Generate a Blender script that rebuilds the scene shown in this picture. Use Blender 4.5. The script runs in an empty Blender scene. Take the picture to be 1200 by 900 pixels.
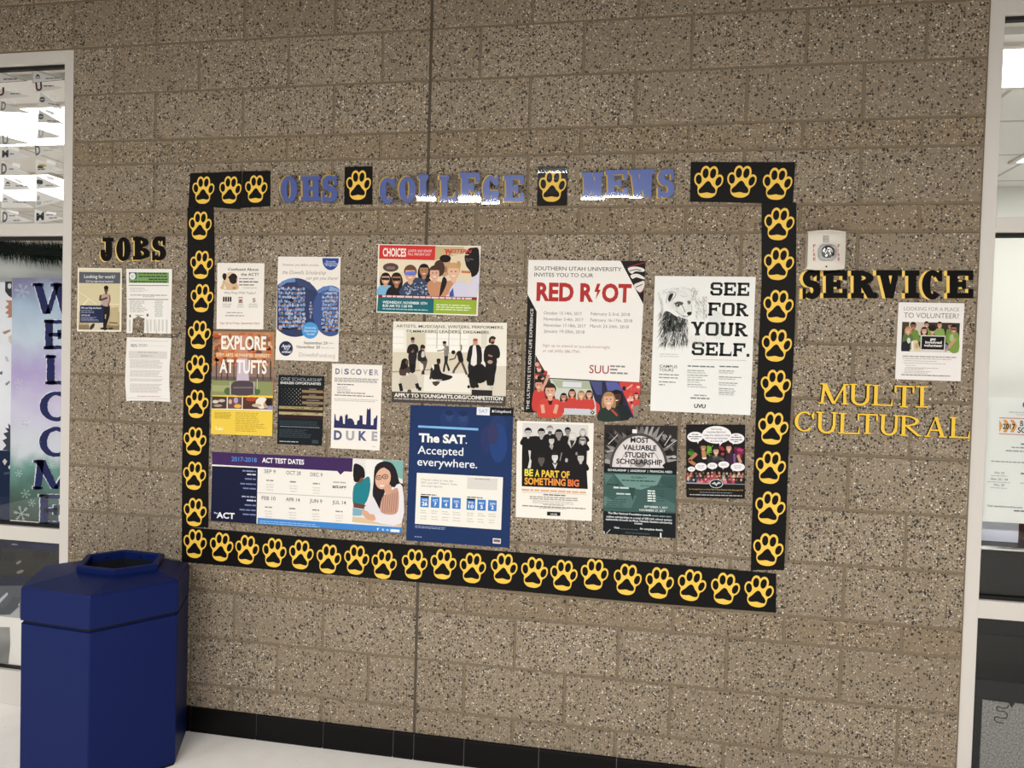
import bpy, math, random
from mathutils import Matrix, Vector
random.seed(7)
scene = bpy.context.scene
COL = scene.collection
# ------------------------------------------------------------------ camera, world, lights, exposure
FPX = 860.279
R3 = [[0.98385538, -0.02794741, 0.17676974], [0.03222069, 0.99925273, -0.02134969], [-0.17604098, 0.02670065, 0.98402066]]
CAM = Vector((0.876463, -2.852693, 1.617860))
cam_data = bpy.data.cameras.new('camera')
cam_data.sensor_fit = 'HORIZONTAL'
cam_data.sensor_width = 36.0
cam_data.lens = 36.0 * FPX / 1200.0
cam_data.clip_start = 0.02
cam = bpy.data.objects.new('camera', cam_data)
COL.objects.link(cam)
# R3 rows are the lens axes (right, down, forward) over (X, -Z, Y)
right = Vector((R3[0][0], R3[0][2], -R3[0][1]))
down = Vector((R3[1][0], R3[1][2], -R3[1][1]))
fwd = Vector((R3[2][0], R3[2][2], -R3[2][1]))
m = Matrix.Identity(4)
for i in range(3):
    m[i][0] = right[i]; m[i][1] = -down[i]; m[i][2] = -fwd[i]; m[i][3] = CAM[i]
cam.matrix_world = m
scene.camera = cam
scene.view_settings.view_transform = 'Standard'
scene.view_settings.look = 'None'
scene.view_settings.gamma = 1.0
scene.view_settings.use_curve_mapping = False
scene.view_settings.exposure = 0.0
world = bpy.data.worlds.new('corridor_ambience')
scene.world = world
world.use_nodes = True
world.node_tree.nodes['Background'].inputs[0].default_value = (1.0, 0.985, 0.96, 1)
world.node_tree.nodes['Background'].inputs[1].default_value = 0.05

def area(name, loc, rot, sx, sy, power, color=(1, 0.985, 0.955)):
    d = bpy.data.lights.new(name, 'AREA')
    d.shape = 'RECTANGLE'; d.size = sx; d.size_y = sy; d.energy = power; d.color = color
    o = bpy.data.objects.new(name, d); COL.objects.link(o)
    o.location = loc; o.rotation_euler = rot
    return o
for lx, sx, pw in ((-4.5, 2.3, 265), (-0.35, 2.3, 285), (2.65, 2.0, 280)):
    area('corridor_ceiling_lamp', (lx, -4.86, 3.28), (0, 0, 0), sx, 0.8, pw)

# ------------------------------------------------------------------ helpers
def P3(px, py, Y=0.0):
    """point of the photograph -> point on the plane y = Y"""
    d = right * ((px - 600) / FPX) + down * ((py - 450) / FPX) + fwd
    s = (Y - CAM.y) / d.y
    return CAM + d * s

def lin(h):
    h = h.lstrip('#')
    out = []
    for i in (0, 2, 4):
        c = int(h[i:i + 2], 16) / 255.0
        out.append(c / 12.92 if c <= 0.04045 else ((c + 0.055) / 1.055) ** 2.4)
    return (out[0], out[1], out[2], 1.0)
_mats = {}
def mat(hexc, rough=0.5, spec=0.35, coat=0.0, key=None, emit=0.0, bump=0.0, bscale=60, metal=0.0):
    k = key or (hexc, rough, spec, coat, emit, bump, bscale, metal)
    if k in _mats: return _mats[k]
    mt = bpy.data.materials.new('finish_' + hexc.lstrip('#'))
    mt.use_nodes = True
    nt = mt.node_tree; b = nt.nodes['Principled BSDF']
    b.inputs['Base Color'].default_value = [c * 0.89 for c in lin(hexc)[:3]] + [1]
    b.inputs['Roughness'].default_value = rough
    b.inputs['Specular IOR Level'].default_value = spec
    b.inputs['Coat Weight'].default_value = coat
    b.inputs['Metallic'].default_value = metal
    if emit:
        b.inputs['Emission Color'].default_value = lin(hexc)
        b.inputs['Emission Strength'].default_value = emit
    if bump:
        tc = nt.nodes.new('ShaderNodeTexCoord'); no = nt.nodes.new('ShaderNodeTexNoise'); bp = nt.nodes.new('ShaderNodeBump')
        no.inputs['Scale'].default_value = bscale; no.inputs['Detail'].default_value = 3
        bp.inputs['Strength'].default_value = bump; bp.inputs['Distance'].default_value = 0.004
        nt.links.new(tc.outputs['Object'], no.inputs['Vector'])
        nt.links.new(no.outputs['Fac'], bp.inputs['Height']); nt.links.new(bp.outputs['Normal'], b.inputs['Normal'])
    _mats[k] = mt
    return mt
def ink(h): return mat(h, 0.55, 0.15)
def clear_mat(name, ior=1.45, rough=0.02, tint=(1, 1, 1, 1)):
    mt = bpy.data.materials.new(name); mt.use_nodes = True
    nt = mt.node_tree; nt.nodes.clear()
    o = nt.nodes.new('ShaderNodeOutputMaterial'); mx = nt.nodes.new('ShaderNodeMixShader')
    t = nt.nodes.new('ShaderNodeBsdfTransparent'); g = nt.nodes.new('ShaderNodeBsdfGlossy'); f = nt.nodes.new('ShaderNodeFresnel')
    t.inputs[0].default_value = tint; g.inputs['Roughness'].default_value = rough; f.inputs['IOR'].default_value = ior
    nt.links.new(f.outputs[0], mx.inputs[0]); nt.links.new(t.outputs[0], mx.inputs[1]); nt.links.new(g.outputs[0], mx.inputs[2])
    nt.links.new(mx.outputs[0], o.inputs[0])
    return mt
GLASS = clear_mat('window_glass', 1.45, 0.0)
FILM = clear_mat('laminating_film', 1.75, 0.04)

def tag(o, label=None, cat=None, group=None, kind=None):
    if label: o['label'] = label
    if cat: o['category'] = cat
    if group: o['group'] = group
    if kind: o['kind'] = kind
    return o
def empty(name, loc, label, cat, group=None):
    e = bpy.data.objects.new(name, None); COL.objects.link(e)
    e.location = loc; e.empty_display_size = 0.05
    return tag(e, label, cat, group)

class MB:
    """collects faces with materials, then links them as one mesh object"""
    def __init__(s): s.v = []; s.f = []; s.mi = []; s.ms = []
    def m(s, mt):
        if mt not in s.ms: s.ms.append(mt)
        return s.ms.index(mt)
    def face(s, pts, mt):
        n = len(s.v); s.v += [tuple(p) for p in pts]; s.f.append(tuple(range(n, n + len(pts)))); s.mi.append(s.m(mt))
    def mesh(s, verts, faces, mt):
        n = len(s.v); s.v += [tuple(p) for p in verts]; k = s.m(mt)
        for f in faces: s.f.append(tuple(i + n for i in f)); s.mi.append(k)
    def box(s, a, b, mt):
        (x0, y0, z0), (x1, y1, z1) = a, b
        vs = [(x0, y0, z0), (x1, y0, z0), (x1, y1, z0), (x0, y1, z0), (x0, y0, z1), (x1, y0, z1), (x1, y1, z1), (x0, y1, z1)]
        s.mesh(vs, [(0, 3, 2, 1), (4, 5, 6, 7), (0, 1, 5, 4), (1, 2, 6, 5), (2, 3, 7, 6), (3, 0, 4, 7)], mt)
    def slab(s, pts, yb, yf, mt):
        """outline given as (x, z), solid between y = yb (back) and y = yf (front)"""
        n = len(pts)
        vs = [(x, yf, z) for x, z in pts] + [(x, yb, z) for x, z in pts]
        fs = [tuple(range(n)), tuple(reversed(range(n, 2 * n)))] + [(i, i + n, (i + 1) % n + n, (i + 1) % n) for i in range(n)]
        s.mesh(vs, fs, mt)
    def tube(s, path, r, mt, n=8):
        rings = []
        for i, p in enumerate(path):
            p = Vector(p); a = Vector(path[max(0, i - 1)]); b = Vector(path[min(len(path) - 1, i + 1)])
            d = (b - a).normalized(); u = d.cross(Vector((0, 1, 0.01))).normalized(); w = d.cross(u)
            rings.append([p + (u * math.cos(2 * math.pi * k / n) + w * math.sin(2 * math.pi * k / n)) * r for k in range(n)])
        vs = [q for rg in rings for q in rg]
        fs = [(i * n + k, i * n + (k + 1) % n, (i + 1) * n + (k + 1) % n, (i + 1) * n + k) for i in range(len(path) - 1) for k in range(n)]
        fs += [tuple(range(n)), tuple(range(len(vs) - n, len(vs)))]
        s.mesh(vs, fs, mt)
    def build(s, name, parent=None, origin=None, smooth=False, bevel=0.0, recalc=False):
        me = bpy.data.meshes.new(name)
        og = Vector(origin) if origin else (parent.location.copy() if parent else Vector((0, 0, 0)))
        me.from_pydata([tuple(Vector(p) - og) for p in s.v], [], s.f)
        for mt in s.ms: me.materials.append(mt)
        me.polygons.foreach_set('material_index', s.mi)
        if smooth: me.polygons.foreach_set('use_smooth', [True] * len(me.polygons))
        me.update()
        o = bpy.data.objects.new(name, me); COL.objects.link(o)
        if parent: o.parent = parent
        else: o.location = og
        if bevel:
            b = o.modifiers.new('edge', 'BEVEL'); b.width = bevel; b.segments = 2; b.limit_method = 'ANGLE'
        return o

def struct(name, mb, origin=None, label=None, **k):
    o = mb.build(name, origin=origin, **k); tag(o, label, None, None, 'structure'); return o

# ------------------------------------------------------------------ the block wall
U = 0.2032                                     # half a block
ZR = []                                        # course lines (in units above the lowest full line)
lines_u = [-1, 0, 1, 2, 2.5, 3.5, 4.5, 5.5, 6.5, 7.5, 8.5, 9.5, 10, 11, 11.5, 12.5, 13.5, 14.5, 15.5, 16.5]
def wall_material():
    mt = bpy.data.materials.new('ground_face_block'); mt.use_nodes = True
    nt = mt.node_tree; N = nt.nodes.new; L = nt.links.new
    wl = lambda h: [c * 0.9 for c in lin(h)[:3]] + [1]
    b = nt.nodes['Principled BSDF']; b.inputs['Roughness'].default_value = 0.75; b.inputs['Specular IOR Level'].default_value = 0.25
    tc = N('ShaderNodeTexCoord')
    tone = N('ShaderNodeAttribute'); tone.attribute_name = 'tone'
    half = N('ShaderNodeAttribute'); half.attribute_name = 'half'
    def noise(scale, detail=2.0, rough=0.5):
        n = N('ShaderNodeTexNoise'); n.inputs['Scale'].default_value = scale; n.inputs['Detail'].default_value = detail; n.inputs['Roughness'].default_value = rough
        L(tc.outputs['Object'], n.inputs['Vector']); return n
    def math_(op, a, bb, clamp=False):
        n = N('ShaderNodeMath'); n.operation = op; n.use_clamp = clamp
        for i, q in enumerate((a, bb)):
            if isinstance(q, (int, float)): n.inputs[i].default_value = q
            else: L(q, n.inputs[i])
        return n.outputs[0]
    def mixc(f, a, bb):
        n = N('ShaderNodeMix'); n.data_type = 'RGBA'
        if isinstance(f, (int, float)): n.inputs[0].default_value = f
        else: L(f, n.inputs[0])
        for i, q in ((6, a), (7, bb)):
            if isinstance(q, str): n.inputs[i].default_value = wl(q)
            else: L(q, n.inputs[i])
        return n.outputs[2]
    def vor(scale):
        n = N('ShaderNodeTexVoronoi'); n.inputs['Scale'].default_value = scale; n.inputs['Randomness'].default_value = 1.0
        L(tc.outputs['Object'], n.inputs['Vector']); return n
    soft = noise(3.5, 3); fine = noise(210, 4, 0.7)
    base = mixc(tone.outputs['Fac'], '#978874', '#ab9b85')
    base = mixc(math_('MULTIPLY', half.outputs['Fac'], 0.75), base, '#907c60')
    base = mixc(math_('MULTIPLY', soft.outputs['Fac'], 0.35), base, '#8a7c68')
    base = mixc(math_('MULTIPLY', fine.outputs['Fac'], 0.9), base, '#786b5a')
    # how densely the stones show, block by block and across each block
    dens = math_('ADD', math_('MULTIPLY', soft.outputs['Fac'], 0.9), math_('MULTIPLY', tone.outputs['Fac'], 0.35))
    dens = math_('SUBTRACT', dens, math_('MULTIPLY', half.outputs['Fac'], 0.08))
    dens = math_('MULTIPLY', dens, 0.62)
    col = base
    warp = noise(140, 1)
    wv = N('ShaderNodeVectorMath'); wv.operation = 'SCALE'; wv.inputs['Scale'].default_value = 0.006; L(warp.outputs['Color'], wv.inputs[0])
    wp = N('ShaderNodeVectorMath'); wp.operation = 'ADD'; L(tc.outputs['Object'], wp.inputs[0]); L(wv.outputs[0], wp.inputs[1])
    for scale, colour, frac, size in ((95, '#66584a', 0.45, 0.44), (110, '#2b2723', 0.42, 0.46), (135, '#bdb3a4', 0.34, 0.40), (150, '#34302b', 0.30, 0.46), (80, '#2f2a26', 0.14, 0.44), (160, '#ece5d9', 0.24, 0.41), (90, '#b39c7d', 0.2, 0.42)):
        v = vor(scale)
        off = N('ShaderNodeVectorMath'); off.operation = 'ADD'; off.inputs[1].default_value = (scale * 0.137, scale * 0.071, scale * 0.19)
        L(wp.outputs[0], off.inputs[0]); L(off.outputs[0], v.inputs['Vector'])
        sep = N('ShaderNodeSeparateColor'); L(v.outputs['Color'], sep.inputs[0])
        pick = math_('LESS_THAN', sep.outputs[0], math_('MULTIPLY', dens, frac * 2.0))
        rad = math_('LESS_THAN', v.outputs['Distance'], math_('ADD', math_('MULTIPLY', sep.outputs[1], 0.34), size - 0.26))
        col = mixc(math_('MULTIPLY', math_('MULTIPLY', pick, rad), 0.9), col, colour)
    L(col, b.inputs['Base Color'])
    bp = N('ShaderNodeBump'); bp.inputs['Strength'].default_value = 0.35; bp.inputs['Distance'].default_value = 0.002
    L(noise(180, 3).outputs['Fac'], bp.inputs['Height']); L(bp.outputs['Normal'], b.inputs['Normal'])
    return mt
def mortar_material():
    mt = mat('#80725f', 0.9, 0.1, bump=0.5, bscale=220, key='mortar'); return mt
BLOCK, MORTAR = wall_material(), mortar_material()
OPEN_L, OPEN_R, OPEN_TOP = -8 * U, 10 * U, 15.5 * U - 0.2032 + 0.0
OPEN_TOP = 14.5 * U                            # = 2.946 m
X0, X1 = -28 * U, 24 * U
wm = MB(); tones = []; halves = []
def block(x0, x1, z0, z1, half):
    g = 0.0045; bv = 0.0022; d = 0.0045
    a = random.random(); yo = random.uniform(-0.0006, 0.0006)
    o = [(x0 + g, d, z0 + g), (x1 - g, d, z0 + g), (x1 - g, d, z1 - g), (x0 + g, d, z1 - g)]
    i = [(x0 + g + bv, 0.0006 + yo, z0 + g + bv), (x1 - g - bv, 0.0006 + yo, z0 + g + bv), (x1 - g - bv, 0.0006 + yo, z1 - g - bv), (x0 + g + bv, 0.0006 + yo, z1 - g - bv)]
    n0 = len(wm.v)
    wm.mesh(o + i, [(4, 5, 6, 7)] + [(k, (k + 1) % 4, (k + 1) % 4 + 4, k + 4) for k in range(4)], BLOCK)
    tones.extend([a] * 8); halves.extend([1.0 if half else 0.0] * 8)
for r in range(len(lines_u) - 1):
    z0, z1 = (lines_u[r] + 1) * U, (lines_u[r + 1] + 1) * U
    par = r % 2                                # the lowest course breaks on even units
    js = sorted(set([u for u in range(-28, 25) if (u % 2) == par] + [0, -28, 24] + ([-8, 10] if z0 < OPEN_TOP - 0.01 else [])))
    for a, b2 in zip(js, js[1:]):
        if z0 < OPEN_TOP - 0.01 and (b2 <= -8 or a >= 10): continue
        block(a * U, b2 * U, z0, z1, abs(lines_u[r + 1] - lines_u[r] - 0.5) < 0.01)
nb = len(wm.v)
ZT = (lines_u[-1] + 1) * U
D, TH = 0.0045, 0.20
for a, b2, c, d2 in ((OPEN_L, OPEN_R, 0, OPEN_TOP), (X0, X1, OPEN_TOP, ZT)):
    wm.face([(a, D, c), (b2, D, c), (b2, D, d2), (a, D, d2)], MORTAR)
    wm.face([(a, TH, c), (b2, TH, c), (b2, TH, d2), (a, TH, d2)], MORTAR)
wm.face([(OPEN_L, D, 0), (OPEN_L, TH, 0), (OPEN_L, TH, OPEN_TOP), (OPEN_L, D, OPEN_TOP)], MORTAR)
wm.face([(OPEN_R, D, 0), (OPEN_R, TH, 0), (OPEN_R, TH, OPEN_TOP), (OPEN_R, D, OPEN_TOP)], MORTAR)
wm.face([(X0, D, OPEN_TOP), (OPEN_L, D, OPEN_TOP), (OPEN_L, TH, OPEN_TOP), (X0, TH, OPEN_TOP)], MORTAR)
wm.face([(OPEN_R, D, OPEN_TOP), (X1, D, OPEN_TOP), (X1, TH, OPEN_TOP), (OPEN_R, TH, OPEN_TOP)], MORTAR)
CAULK = mat('#574e42', 0.8, 0.15, key='caulk')
wm.box((-0.0062, 0.0018, 0.10), (0.0062, 0.006, ZT), CAULK)
wall = struct('wall_back', wm, label='speckled tan concrete block wall behind the notices')
for nm, vals in (('tone', tones), ('half', halves)):
    at = wall.data.attributes.new(nm, 'FLOAT', 'POINT')
    at.data.foreach_set('value', vals + [0.0] * (len(wall.data.vertices) - len(vals)))
# floor
def floor_material():
    mt = bpy.data.materials.new('pale_terrazzo'); mt.use_nodes = True
    nt = mt.node_tree; N = nt.nodes.new; L = nt.links.new; b = nt.nodes['Principled BSDF']
    tc = N('ShaderNodeTexCoord'); n = N('ShaderNodeTexNoise'); n.inputs['Scale'].default_value = 9; n.inputs['Detail'].default_value = 4
    v = N('ShaderNodeTexVoronoi'); v.inputs['Scale'].default_value = 28
    L(tc.outputs['Object'], n.inputs['Vector']); L(tc.outputs['Object'], v.inputs['Vector'])
    r = N('ShaderNodeValToRGB'); r.color_ramp.elements[0].position = 0.35; r.color_ramp.elements[0].color = lin('#f0ebe4'); r.color_ramp.elements[1].position = 0.7; r.color_ramp.elements[1].color = lin('#f6f2ec')
    L(n.outputs['Fac'], r.inputs[0])
    lt = N('ShaderNodeMath'); lt.operation = 'LESS_THAN'; lt.inputs[1].default_value = 0.05; L(v.outputs['Distance'], lt.inputs[0])
    mx = N('ShaderNodeMix'); mx.data_type = 'RGBA'; mx.inputs[7].default_value = lin('#8f857a'); L(lt.outputs[0], mx.inputs[0]); L(r.outputs[0], mx.inputs[6])
    L(mx.outputs[2], b.inputs['Base Color']); b.inputs['Roughness'].default_value = 0.32
    return mt
fm = MB(); fm.box((X0, -8.5, -0.08), (X1, 5.2, 0.0), floor_material()); struct('floor', fm, label='pale polished floor')
cm = MB(); cm.box((X0, -8.5, 3.32), (X1, 0.0045, 3.36), mat('#302d29', 0.9)); struct('ceiling', cm, label='plain corridor ceiling')
# black cove base tiles
bm_ = MB(); tile = mat('#0f0e0e', 0.45, 0.12, key='tile'); grout = mat('#6d6a66', 0.8)
jx = [P3(x, y, -0.012).x for x, y in ((223, 845), (300, 852), (378.5, 860), (460.5, 870), (484.7, 873), (543.5, 880), (631, 890))]
step = 0.3048
xs = [jx[0] - step * 2, jx[0] - step] + jx
while xs[-1] + step < OPEN_R: xs.append(xs[-1] + step)
xs = [OPEN_L] + [x for x in xs if OPEN_L + 0.03 < x < OPEN_R - 0.03] + [OPEN_R]
bm_.box((OPEN_L, -0.008, 0), (OPEN_R, 0.004, 0.099), grout)
for a, b2 in zip(xs, xs[1:]):
    a += 0.0018; b2 -= 0.0018
    prof = [(0.0, 0.0), (-0.020, 0.0), (-0.014, 0.006), (-0.0125, 0.016), (-0.0125, 0.094), (-0.010, 0.1016), (0.0, 0.1016)]
    n = len(prof)
    bm_.mesh([(a, y, z) for y, z in prof] + [(b2, y, z) for y, z in prof],
             [tuple(range(n)), tuple(reversed(range(n, 2 * n)))] + [(i, (i + 1) % n, (i + 1) % n + n, i + n) for i in range(n)], tile)
struct('baseboard_back', bm_, label='black tile base along the wall')

# ------------------------------------------------------------------ flat print on paper
_txt = {}
def text_mesh(s, bold=0.0):
    k = (s, bold)
    if k in _txt: return _txt[k]
    cu = bpy.data.curves.new('lettering', 'FONT'); cu.body = s; cu.resolution_u = 3; cu.size = 1.0; cu.offset = bold; cu.fill_mode = 'FRONT'
    ob = bpy.data.objects.new('lettering', cu); COL.objects.link(ob)
    dg = bpy.context.evaluated_depsgraph_get(); dg.update()
    me = bpy.data.meshes.new_from_object(ob.evaluated_get(dg))
    vs = [(v.co.x, v.co.y) for v in me.vertices]; fs = [tuple(p.vertices) for p in me.polygons]
    bpy.data.objects.remove(ob); bpy.data.curves.remove(cu); bpy.data.meshes.remove(me)
    _txt[k] = (vs, fs); return _txt[k]
_caph = None
def cap_height():
    global _caph
    if _caph is None:
        vs, _ = text_mesh('H'); _caph = max(v[1] for v in vs)
    return _caph
def arcpts(cx, cy, rx, ry, a0, a1, n=16):
    return [(cx + rx * math.cos(math.radians(a0 + (a1 - a0) * i / n)), cy + ry * math.sin(math.radians(a0 + (a1 - a0) * i / n))) for i in range(n + 1)]
def smooth_closed(pts, n=4):
    out = []; k = len(pts)
    for i in range(k):
        p0, p1, p2, p3 = pts[i - 1], pts[i], pts[(i + 1) % k], pts[(i + 2) % k]
        for j in range(n):
            t = j / n
            out.append(tuple(0.5 * (2 * p1[q] + (-p0[q] + p2[q]) * t + (2 * p0[q] - 5 * p1[q] + 4 * p2[q] - p3[q]) * t * t + (-p0[q] + 3 * p1[q] - 3 * p2[q] + p3[q]) * t ** 3) for q in (0, 1)))
    return out
def clip_right(pts, f):
    """keep the part of a polygon where f(p) <= 0"""
    out = []
    for i in range(len(pts)):
        a, b = pts[i - 1], pts[i]; fa, fb = f(a), f(b)
        if (fa <= 0) != (fb <= 0):
            t = fa / (fa - fb); out.append((a[0] + (b[0] - a[0]) * t, a[1] + (b[1] - a[1]) * t))
        if fb <= 0: out.append(b)
    return out

class Sheet:
    """a printed sheet: corners and print are given on a magnified view (x0, y0, magnification) of the wall"""
    def __init__(s, name, label, cat, crop, corners, colour, Y=-0.003, th=0.0027, group=None, outline=None, sheet='paper', sheetmat=None):
        s.crop = crop; s.c = corners; s.Y = Y; s.parts = {}; s.order = []; s.lay = 0
        bl, br = s.w(*corners[3]), s.w(*corners[2])
        s.root = empty(name, ((bl[0] + br[0]) / 2, Y, (bl[1] + br[1]) / 2), label, cat, group)
        mb = MB(); mb.slab([s.w(*p) for p in (outline or corners)], Y + th, Y, sheetmat or ink(colour))
        mb.build(sheet, s.root)
        s.labels = {}
    def px(s, x, y): return s.crop[0] + x / s.crop[2], s.crop[1] + y / s.crop[2]
    def w(s, x, y):
        p = P3(*s.px(x, y), s.Y); return (p.x, p.z)
    def slope(s, x, y):
        tl, tr, br, bl = s.c
        t = min(1, max(0, (y - tl[1]) / (bl[1] - tl[1]))); u = min(1, max(0, (x - tl[0]) / (tr[0] - tl[0])))
        k = (tr[1] - tl[1]) / (tr[0] - tl[0]) * (1 - t) + (br[1] - bl[1]) / (br[0] - bl[0]) * t
        q = (bl[0] - tl[0]) / (bl[1] - tl[1]) * (1 - u) + (br[0] - tr[0]) / (br[1] - tr[1]) * u
        return k, q
    def buf(s, part):
        if part not in s.parts: s.parts[part] = MB()
        return s.parts[part]
    def up(s): s.lay += 1
    def poly(s, part, pts, c, up=True, fine=False):
        if up: s.up()
        if len(pts) < 3: return
        y = s.Y - 0.00012 - s.lay * 0.000012
        s.buf(part).face([(a, y, b) for a, b in (s.w(*p) for p in pts)], c if not isinstance(c, str) else ink(c))
    def rect(s, part, x0, y0, x1, y1, c, up=True):
        k, q = s.slope(x0, y0)
        s.poly(part, [(x0, y0), (x1, y0 + k * (x1 - x0)), (x1 + q * (y1 - y0), y1 + k * (x1 - x0)), (x0 + q * (y1 - y0), y1)], c, up)
    def quad(s, part, pts, c, up=True): s.poly(part, pts, c, up)
    def ell(s, part, cx, cy, rx, ry, c, rot=0, up=True, n=18, a0=0, a1=360):
        cr, sr = math.cos(math.radians(rot)), math.sin(math.radians(rot))
        pts = [(cx + (u - cx) * cr - (v - cy) * sr, cy + (u - cx) * sr + (v - cy) * cr) for u, v in arcpts(cx, cy, rx, ry, a0, a1, n)]
        s.poly(part, pts[:-1] if a1 - a0 == 360 else pts, c, up)
    def line(s, part, pts, wd, c, up=True):
        if up: s.up()
        for (x0, y0), (x1, y1) in zip(pts, pts[1:]):
            d = math.hypot(x1 - x0, y1 - y0) or 1; nx, ny = -(y1 - y0) / d * wd / 2, (x1 - x0) / d * wd / 2
            s.poly(part, [(x0 + nx, y0 + ny), (x1 + nx, y1 + ny), (x1 - nx, y1 - ny), (x0 - nx, y0 - ny)], c, False)
    def text(s, part, t, x, y, x1, h, c, bold=0.0, rot=None, italic=0.0):
        """baseline from (x, y) to about x1, capitals h high"""
        s.up()
        vs, fs = text_mesh(t, bold)
        a = min(v[0] for v in vs); b = max(v[0] for v in vs); ch = cap_height()
        k, q = s.slope(x, y)
        if rot is None: ex, ey, ux, uy = 1.0, k, -q, -1.0
        else: ex, ey, ux, uy = rot
        sx = (x1 - x) / (b - a); sy = h / ch
        yy = s.Y - 0.00012 - s.lay * 0.000012
        out = []
        for vx, vy in vs:
            p = (vx - a) * sx + italic * vy * sy; r = vy * sy
            X, Z = s.w(x + p * ex + r * ux, y + p * ey + r * uy); out.append((X, yy, Z))
        s.buf(part).mesh(out, fs, c if not isinstance(c, str) else ink(c))
    def lines(s, part, x0, x1, y0, y1, n, c, th=0.45, ragged=0.35, center=False):
        """rows of print too small to read"""
        s.up(); k, q = s.slope(x0, y0); pitch = (y1 - y0) / max(1, n)
        for i in range(n):
            y = y0 + pitch * i; L = (x1 - x0) * (1 - random.random() * ragged)
            xo = q * (y - y0) + ((x1 - x0 - L) / 2 if center else 0); x = 0
            while x < L:
                wd = min(L - x, random.uniform(1.4, 4.2) * pitch * 0.8)
                if wd > 0.2 * pitch: s.rect(part, x0 + xo + x, y + k * (x + (xo if center else 0)), x0 + xo + x + wd, y + k * (x + (xo if center else 0)) + pitch * th, c, False)
                x += wd + 0.35 * pitch
    def bust(s, part, cx, cy, r, skin, hair, shirt, long=False, glasses=None, bw=2.1, bh=2.4, smile=True, cap=None):
        if long: s.ell(part, cx, cy + 0.55 * r, 1.32 * r, 2.0 * r, hair)
        else: s.ell(part, cx, cy - 0.4 * r, 1.1 * r, 1.15 * r, hair)
        if shirt: s.poly(part, smooth_closed([(cx - 0.45 * r, cy + 1.35 * r), (cx + 0.45 * r, cy + 1.35 * r), (cx + 0.85 * bw * r, cy + 1.85 * r), (cx + bw * r, cy + (1.3 + bh) * r), (cx - bw * r, cy + (1.3 + bh) * r), (cx - 0.85 * bw * r, cy + 1.85 * r)], 3), shirt)
        s.poly(part, [(cx - 0.38 * r, cy + 0.8 * r), (cx + 0.38 * r, cy + 0.8 * r), (cx + 0.42 * r, cy + 1.55 * r), (cx, cy + 1.9 * r), (cx - 0.42 * r, cy + 1.55 * r)], skin)
        s.ell(part, cx, cy, 0.92 * r, 1.28 * r, skin)
        s.ell(part, cx, cy - 0.62 * r, 0.98 * r, 0.82 * r, hair, a0=180, a1=360)
        s.up()
        if glasses: s.rect(part, cx - 0.85 * r, cy - 0.3 * r, cx + 0.85 * r, cy + 0.22 * r, glasses, False)
        else:
            for e in (-0.36, 0.36): s.ell(part, cx + e * r, cy - 0.08 * r, 0.14 * r, 0.1 * r, '#241a16', up=False, n=8)
        if smile: s.ell(part, cx, cy + 0.55 * r, 0.38 * r, 0.2 * r, '#f3e8e0', up=False, n=10, a0=0, a1=180)
    def done(s):
        for n, mb in s.parts.items():
            o = mb.build(n.split('#')[0], s.root)
            if n in s.labels: o['label'] = s.labels[n]
        return s.root

# ------------------------------------------------------------------ cut-out letters
def stroke(pts, w):
    """a bar of width w (or a width per point) along a path, as one outline"""
    n = len(pts); Lf, Rt = [], []
    for i, p in enumerate(pts):
        a, b = pts[max(0, i - 1)], pts[min(n - 1, i + 1)]
        d = math.hypot(b[0] - a[0], b[1] - a[1]) or 1; nx, ny = -(b[1] - a[1]) / d, (b[0] - a[0]) / d
        ww = (w[i] if isinstance(w, (list, tuple)) else w) / 2
        Lf.append((p[0] + nx * ww, p[1] + ny * ww)); Rt.append((p[0] - nx * ww, p[1] - ny * ww))
    return Lf + Rt[::-1]
def ringseg(cx, cy, ax, ay, bx, by, a0, a1, n=18):
    o = arcpts(cx, cy, ax, ay, a0, a1, n); i = arcpts(cx, cy, bx, by, a0, a1, n)
    return o + i[::-1]
def R_(x0, y0, x1, y1): return [(x0, y0), (x1, y0), (x1, y1), (x0, y1)]
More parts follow.
